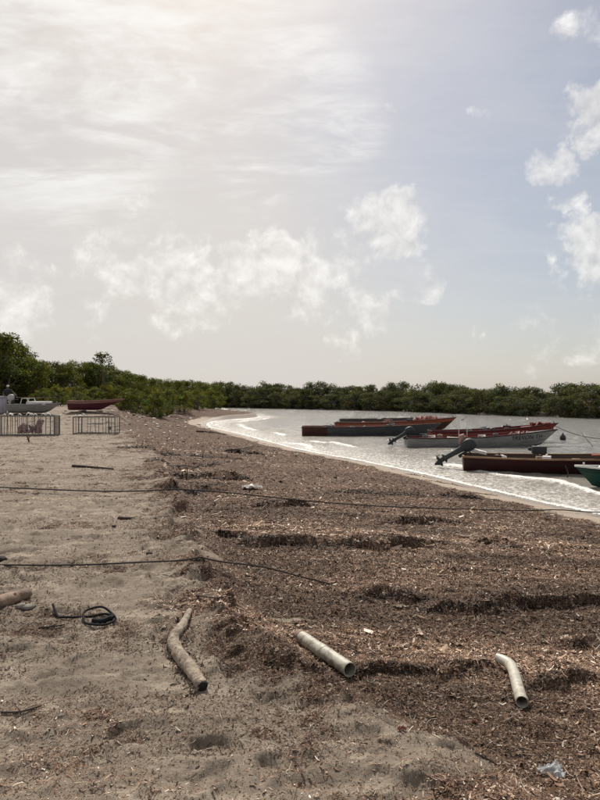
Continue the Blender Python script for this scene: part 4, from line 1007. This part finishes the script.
crumple(398, 608, .05, .03, .015, M_DRIFT, 'scrap', 'pale yellowish scrap on the wrack in front of a dark weed ridge', 'scrap', 12)
rl = random.Random(21)
for i in range(64):
    px = rl.uniform(122, 215); py = rl.uniform(415, 462) if i % 3 else rl.uniform(418, 436)
    if px > 150 + (py - 410) * 3.0 or px < 175 - (py - 400) * 2.2: px = rl.uniform(150, 200)
    p = at(px, py); s = p.y / 600 * rl.uniform(.5, 1.7)
    lump(px, py, s * rl.uniform(.8, 1.8), s * .6, s * .35, M_WHITE if rl.random() < .7 else M_STONE, 'litter', 'small pale scrap of litter on the far brown wrack', 'litter', 200 + i, 'pale litter on the far wrack')
for i in range(26):
    px = rl.uniform(60, 150); py = rl.uniform(411, 418); p = at(px, py); s = p.y / 600 * rl.uniform(.6, 1.8)
    lump(px, py, s * 1.3, s * .7, s * .6, M_WHITE if rl.random() < .6 else M_STONE, 'litter', 'pale rubble scrap at the foot of the thicket behind the cages', 'litter', 300 + i, 'pale rubble at the thicket edge')

# ------------------------------------------------------------------ fish traps
def cage(cx, cy, w, d, h, rz, nbars, label, dense=True):
    z = gz(cx, cy); e = empty('fish_trap', (cx, cy, z - .02), rz); tag(e, label, 'fish trap', 'fish traps on the sand'); r = .017
    def rod(a, b, rr=r, name='bar', m=M_STEEL): g = MB(); g.tube([a, b], rr, 6); return g.build(name, m, e)
    for sx in (-1, 1):
        for sy in (-1, 1): rod((sx * w / 2, sy * d / 2, 0), (sx * w / 2, sy * d / 2, h), r * 1.3, 'corner_post')
    for zz in (.05, h):
        for s in (-1, 1):
            rod((-w / 2, s * d / 2, zz), (w / 2, s * d / 2, zz), r * 1.15, 'rail'); rod((s * w / 2, -d / 2, zz), (s * w / 2, d / 2, zz), r * 1.15, 'rail')
    rg = random.Random(nbars)
    for s in (-1, 1):
        for i in range(1, nbars):
            x = -w / 2 + w * i / nbars + rg.uniform(-.03, .03); rod((x, s * d / 2, .05), (x + rg.uniform(-.03, .03), s * d / 2, h), r * .7)
        n2 = max(2, nbars // 2)
        for i in range(1, n2):
            y = -d / 2 + d * i / n2; rod((s * w / 2, y, .05), (s * w / 2, y, h), r * .7)
    if not dense:
        for s in (-1, 1): rod((-w * .17, s * d / 2 * .98, h * .62), (w * .2, s * d / 2 * .98, h * .60), r * .8, 'brace')
        rod((-w * .30, -d / 2, .05), (-w * .29, -d / 2, h), r * 1.4, 'upright'); rod((w * .36, -d / 2, .05), (w * .35, -d / 2, h), r * 1.4, 'upright')
        g = MB(); g.box((w * .37, -d / 2, h * .38), (.12, .05, .12)); g.build('latch', M_STEEL, e, bevel=.01)
    g = MB(); st = .085                                             # wire mesh, far too fine to pick apart
    for s in (-1, 1):
        x = -w / 2
        while x < w / 2: g.tube([(x, s * d / 2, .05), (x, s * d / 2, h)], .003, 3, False); x += st
        zz = .05
        while zz < h: g.tube([(-w / 2, s * d / 2, zz), (w / 2, s * d / 2, zz)], .003, 3, False); g.tube([(s * w / 2, -d / 2, zz), (s * w / 2, d / 2, zz)], .003, 3, False); zz += st
    tag(g.build('wire_mesh', M_WIRE, e), kind='stuff'); return e
D1 = 23.2
x1 = (24 - 300) / F * D1; c1 = cage(x1, D1 + .3, 2.25, .6, .80, R(3), 13, 'long rusty wire fish trap at the left edge, pale scraps on top')
x2 = (94 - 300) / F * 24.4; cage(x2, 24.7, 1.72, .55, .72, R(-2), 5, 'smaller open rod fish trap standing right of the long one', False)
rl = random.Random(5)
M_PINKNET = mat('faded_pink_netting', (0.24, 0.155, 0.15), .9, var=.4, scale=14, bump=.5)
g = MB()
for i in range(16): x = rl.uniform(-.45, .75); g.tube([(x, rl.uniform(-.2, .2), .12), (x + rl.uniform(-.1, .1), rl.uniform(-.2, .2), rl.uniform(.3, .62)), (x + rl.uniform(-.2, .2), rl.uniform(-.3, .3), .14)], [.04, .07, .04], 6)
tag(g.build('net_bundle', M_PINKNET, loc=(x1, D1 + .3, gz(x1, D1 + .3))), 'faded pink net bundle inside the long fish trap', 'net')
for i in range(9):
    bx = x1 - 1.0 + i * .22 + rl.uniform(-.05, .05); g = MB(); s = rl.uniform(.05, .11)
    g.tube([(-s, 0, 0), (-s * .3, .02, s * .9), (s * .5, 0, s * .8), (s * 1.2, 0, .0)], [s * .3, s * .5, s * .45, s * .2], 6, flat=.5)
    tag(g.build('litter', M_WHITE, loc=(bx, D1 + .05 + rl.uniform(0, .5), gz(x1, D1 + .3) + .80)), 'crumpled pale scrap lying on top of the long fish trap', 'litter', 'pale scraps on the fish trap')
p = at(29, 442); g = MB(); g.tube([p, p + Vector((-.04, 0, .12)), p + Vector((-.10, .0, .24))], [.03, .025, .012], 6); g.tube([p + Vector((-.03, 0, .1)), p + Vector((.05, 0, .2))], [.016, .008], 5)
tag(g.build('stick', M_TWIG), 'short forked stub standing in the sand before the long fish trap', 'stick')

# ------------------------------------------------------------------ beached boats, box and person at the left
d = 34.0; x = (96 - 300) / F * d
hb_ = Hull(3.05, 1.35, .50, .62, rake=1.0, stern=.8)
bz = ZC + (HZ - 411) / F * d
bo = make_boat('beached_boat', hb_, ((70 - 300) / F * d, d, bz + .05), R(4), (P_PURPLE, P_PURPLE, P_DKWOOD, P_DUSTY, P_DUSTY, P_PURPLE), 0.0, (.3, .55), label='maroon beached boat with pale rim, its sharp bow pointing right', group='boats pulled up on the beach', deck=.25)
for k, xx in enumerate((.7, 1.7)):
    gzz = gz(bo.location.x + xx, d); g = MB(); hgt = max(.12, bz + .05 - gzz); g.box((bo.location.x + xx, d, gzz + hgt / 2 - .02), (.14, 1.1, hgt), taper=.85)
    tag(g.build('support_block', M_DRIFT2, bevel=.01), ('left' if k == 0 else 'right') + ' timber block propping up the maroon beached boat', 'block')
d = 33.0; sx0 = (12 - 300) / F * d; sz0 = ZC + (HZ - 413) / F * d
hs = Hull(2.75, 1.4, .44, .54, rake=.55, stern=.85)
sk = make_boat('beached_skiff', hs, (sx0, d, sz0), R(-3), (P_LGREY, P_GREY, P_LGREY, P_LGREY, P_LGREY), 0.0, (.25,), label='small white skiff with a rail hoop pulled up under the thicket', group='boats pulled up on the beach', deck=.42)
g = MB(); g.tube([(.68, -.4, .45), (.76, -.4, .80), (1.05, -.4, .82), (1.12, -.4, .62)], .022, 6); g.tube([(.68, .4, .45), (.76, .4, .80), (1.05, .4, .82), (1.12, .4, .62)], .022, 6); g.tube([(.76, -.4, .80), (.76, .4, .80)], .02, 6); g.build('rail_hoop', P_WHITE, sk)
g = MB(); g.box((1.55, 0, .54), (1.05, .95, .20)); g.build('hatch_cover', P_WHITE, sk, bevel=.05)
g = MB(); g.tube([(.3, -.2, .86), (1.2, -.2, .84), (2.6, -.2, .86)], .018, 6); g.build('pole', M_DRIFT2, sk)
m_ = outboard(sk, -.02, .60, R(8), M_PALEMOT, M_PALEMOT, .8)
d = 33.4; bxx = (-1 - 300) / F * d; bz_ = ZC + (HZ - 410) / F * d; g0 = gz(bxx, d)
e = empty('cool_box', (bxx, d, g0)); tag(e, 'tall lilac-grey bin at the left edge beside the standing person', 'bin')
hgt = ZC + (HZ - 396) / F * d - g0
M_LILAC = mat('lilac_grey_plastic', (0.33, 0.31, 0.37), .5, var=.12, scale=4, dirt=(.2, .18, .18), dirt_amt=.5)
g = MB(); g.box((0, 0, hgt * .45), (.60, .6, hgt * .9), taper=1.05); g.build('bin_body', M_LILAC, e, bevel=.02)
g = MB(); g.box((0, 0, hgt * .95), (.68, .68, hgt * .09)); g.build('lid', M_LILAC, e, bevel=.02)
g = MB(); g.box((0, -.325, hgt * .6), (.22, .05, .05)); g.build('handle', M_BLACK, e, bevel=.01)

def person():
    d = 33.8; x = (8 - 300) / F * d; z0 = gz(x, d); Ht = ZC + (HZ - 385.2) / F * d - z0; k = Ht / 1.74
    e = empty('person', (x, d, z0), R(20)); e.scale = (k, k, k); tag(e, 'person in dark clothes and pale cap standing behind the white skiff, one arm out', 'person')
    M_SKIN = mat('dark_skin', (0.075, 0.042, 0.028), .55, var=.12); M_SHIRT = mat('black_shirt', (0.016, 0.017, 0.02), .9, var=.3, bump=.3); M_TRS = mat('dark_trousers', (0.012, 0.013, 0.02), .9, var=.3, bump=.3); M_CAP = mat('pale_cap', (0.40, 0.39, 0.36), .8, var=.15)
    def skin(name, J, E, m, root, sub=2):
        me = bpy.data.meshes.new(name); me.from_pydata([j[:3] for j in J], E, []); o = link(name, me, e); me.materials.append(m)
        o.modifiers.new('skin', 'SKIN'); sl = me.skin_vertices[0].data if me.skin_vertices else None
        if sl is None:
            bm = bmesh.new(); bm.from_mesh(me); bm.verts.layers.skin.verify(); bm.to_mesh(me); bm.free(); sl = me.skin_vertices[0].data
        for i, j in enumerate(J): sl[i].radius = (j[3], j[4] if len(j) > 4 else j[3]); sl[i].use_root = (i == root)
        s = o.modifiers.new('sub', 'SUBSURF'); s.levels = sub; s.render_levels = sub; me.polygons.foreach_set('use_smooth', [True] * len(me.polygons)); return o
    # pelvis, spine, neck, head; right arm (viewer's right) reaching out and down, left arm on the hip; feet on the ground
    J = [(0, 0, .95, .12, .10), (0, .01, 1.15, .12, .09), (0, .0, 1.38, .14, .09), (0, -.01, 1.50, .055), (0, -.02, 1.58, .075, .085), (0, -.02, 1.68, .075, .09),
         (.17, 0, 1.42, .055), (.33, -.06, 1.24, .042), (.46, -.16, 1.10, .032), (.50, -.20, 1.05, .03), (-.17, 0, 1.42, .055), (-.30, .04, 1.20, .042), (-.20, -.12, 1.04, .034), (-.15, -.16, 1.02, .03),
         (.09, 0, .88, .085), (.11, -.02, .50, .058), (.12, .02, .09, .04), (.13, -.13, .04, .035), (-.09, 0, .88, .085), (-.12, 0, .50, .058), (-.14, .03, .09, .04), (-.16, -.12, .04, .035)]
    E = [(0, 1), (1, 2), (2, 3), (3, 4), (4, 5), (2, 6), (6, 7), (7, 8), (8, 9), (2, 10), (10, 11), (11, 12), (12, 13), (0, 14), (14, 15), (15, 16), (16, 17), (0, 18), (18, 19), (19, 20), (20, 21)]
    skin('body', J, E, M_SKIN, 0)
    for (wx, wy, wz, dx) in ((.50, -.20, 1.05, 1), (-.15, -.16, 1.02, 1)):                       # fingers
        g = MB()
        for q in range(5):
            a = (q - 2) * .016; L_ = (.05, .075, .08, .075, .06)[q]; bs = Vector((wx + (.0 if q else -.02), wy + a, wz)); dr = Vector((.55 * dx if wx > 0 else .5, -.35 + (.5 if q == 0 else 0), -.75)).normalized()
            g.tube([bs, bs + dr * L_ * .55, bs + dr * L_ + Vector((-.012, 0, -.012))], [.010, .009, .007], 6)
        g.build('fingers', M_SKIN, e)
    S = [(0, 0, .93, .15, .12), (0, .01, 1.15, .145, .115), (0, 0, 1.37, .16, .115), (0, -.01, 1.46, .08), (.18, 0, 1.415, .075), (.27, -.035, 1.31, .068), (-.18, 0, 1.415, .075), (-.25, .02, 1.30, .068)]
    skin('shirt', S, [(0, 1), (1, 2), (2, 3), (2, 4), (4, 5), (2, 6), (6, 7)], M_SHIRT, 1)
    T = [(0, 0, .96, .145, .12), (.09, 0, .84, .105), (.11, -.02, .50, .082), (.12, .02, .11, .07), (-.09, 0, .84, .105), (-.12, 0, .50, .082), (-.14, .03, .11, .07)]
    skin('trousers', T, [(0, 1), (1, 2), (2, 3), (0, 4), (4, 5), (5, 6)], M_TRS, 0)
    g = MB(); g.tube([(0, -.02, 1.665), (0, -.02, 1.70), (0, -.02, 1.735), (0, -.02, 1.755)], [.098, .096, .075, .03], 14); g.tube([(.0, -.09, 1.672), (.0, -.19, 1.655)], [.07, .05], 10, flat=.15); g.build('cap', M_CAP, e)
    g = MB()
    for s in (-1, 1): g.tube([(s * .032 - .008, -.103, 1.632), (s * .032 + .008, -.103, 1.632)], .006, 6)
    g.build('eyes', M_WHITE, e)
    g = MB(); g.tube([(0, -.10, 1.63), (0, -.125, 1.60), (0, -.10, 1.592)], [.008, .016, .012], 6); g.build('nose', M_SKIN, e)
    g = MB()
    for s, zx in ((1, .13), (-1, -.16)): g.box((zx, -.05, .04), (.09, .26, .08))
    g.build('shoes', M_BLACK, e, bevel=.02)
person()

def drifted():
    """weed and crumbs caught along the sides of what lies on the beach"""
    rng = np.random.default_rng(31); X, Y, A = [], [], []
    for (px, r, n) in (([(300, 641), (350, 680)], .047, 900), ([(508, 662), (517, 675), (523, 712)], .037, 700), ([(183, 628), (173, 648), (188, 670), (203, 693)], .038, 450), ([(-20, 616), (28, 600)], .05, 250)):
        P = on_px(px, 0)
        for a, b in zip(P[:-1], P[1:]):
            m = n // (len(P) - 1); t = rng.uniform(-.05, 1.05, m); sd = rng.choice([-1, 1], m); o = np.abs(rng.normal(0, .030, m)); L = math.hypot(b.x - a.x, b.y - a.y); nx, ny = -(b.y - a.y) / L, (b.x - a.x) / L
            X.append(a.x + (b.x - a.x) * t + nx * sd * (r * .95 + o)); Y.append(a.y + (b.y - a.y) * t + ny * sd * (r * .95 + o)); A.append(np.maximum(0, .026 - o * .8) * rng.uniform(.2, 1, m))
    X, Y, A = map(np.concatenate, (X, Y, A)); L = .015 * np.exp(rng.normal(0, .4, len(X)))
    me = flake_mesh('drifted_litter', X, Y, L, L * rng.uniform(.15, .5, len(L)), rng, [.18, .24, .23, .16, .10, .06, .03], .5, .4, zadd=A)
    tag(link('drifted_litter', me), 'brown weed crumbs piled against the pipes and driftwood', 'seaweed', kind='stuff')
drifted()
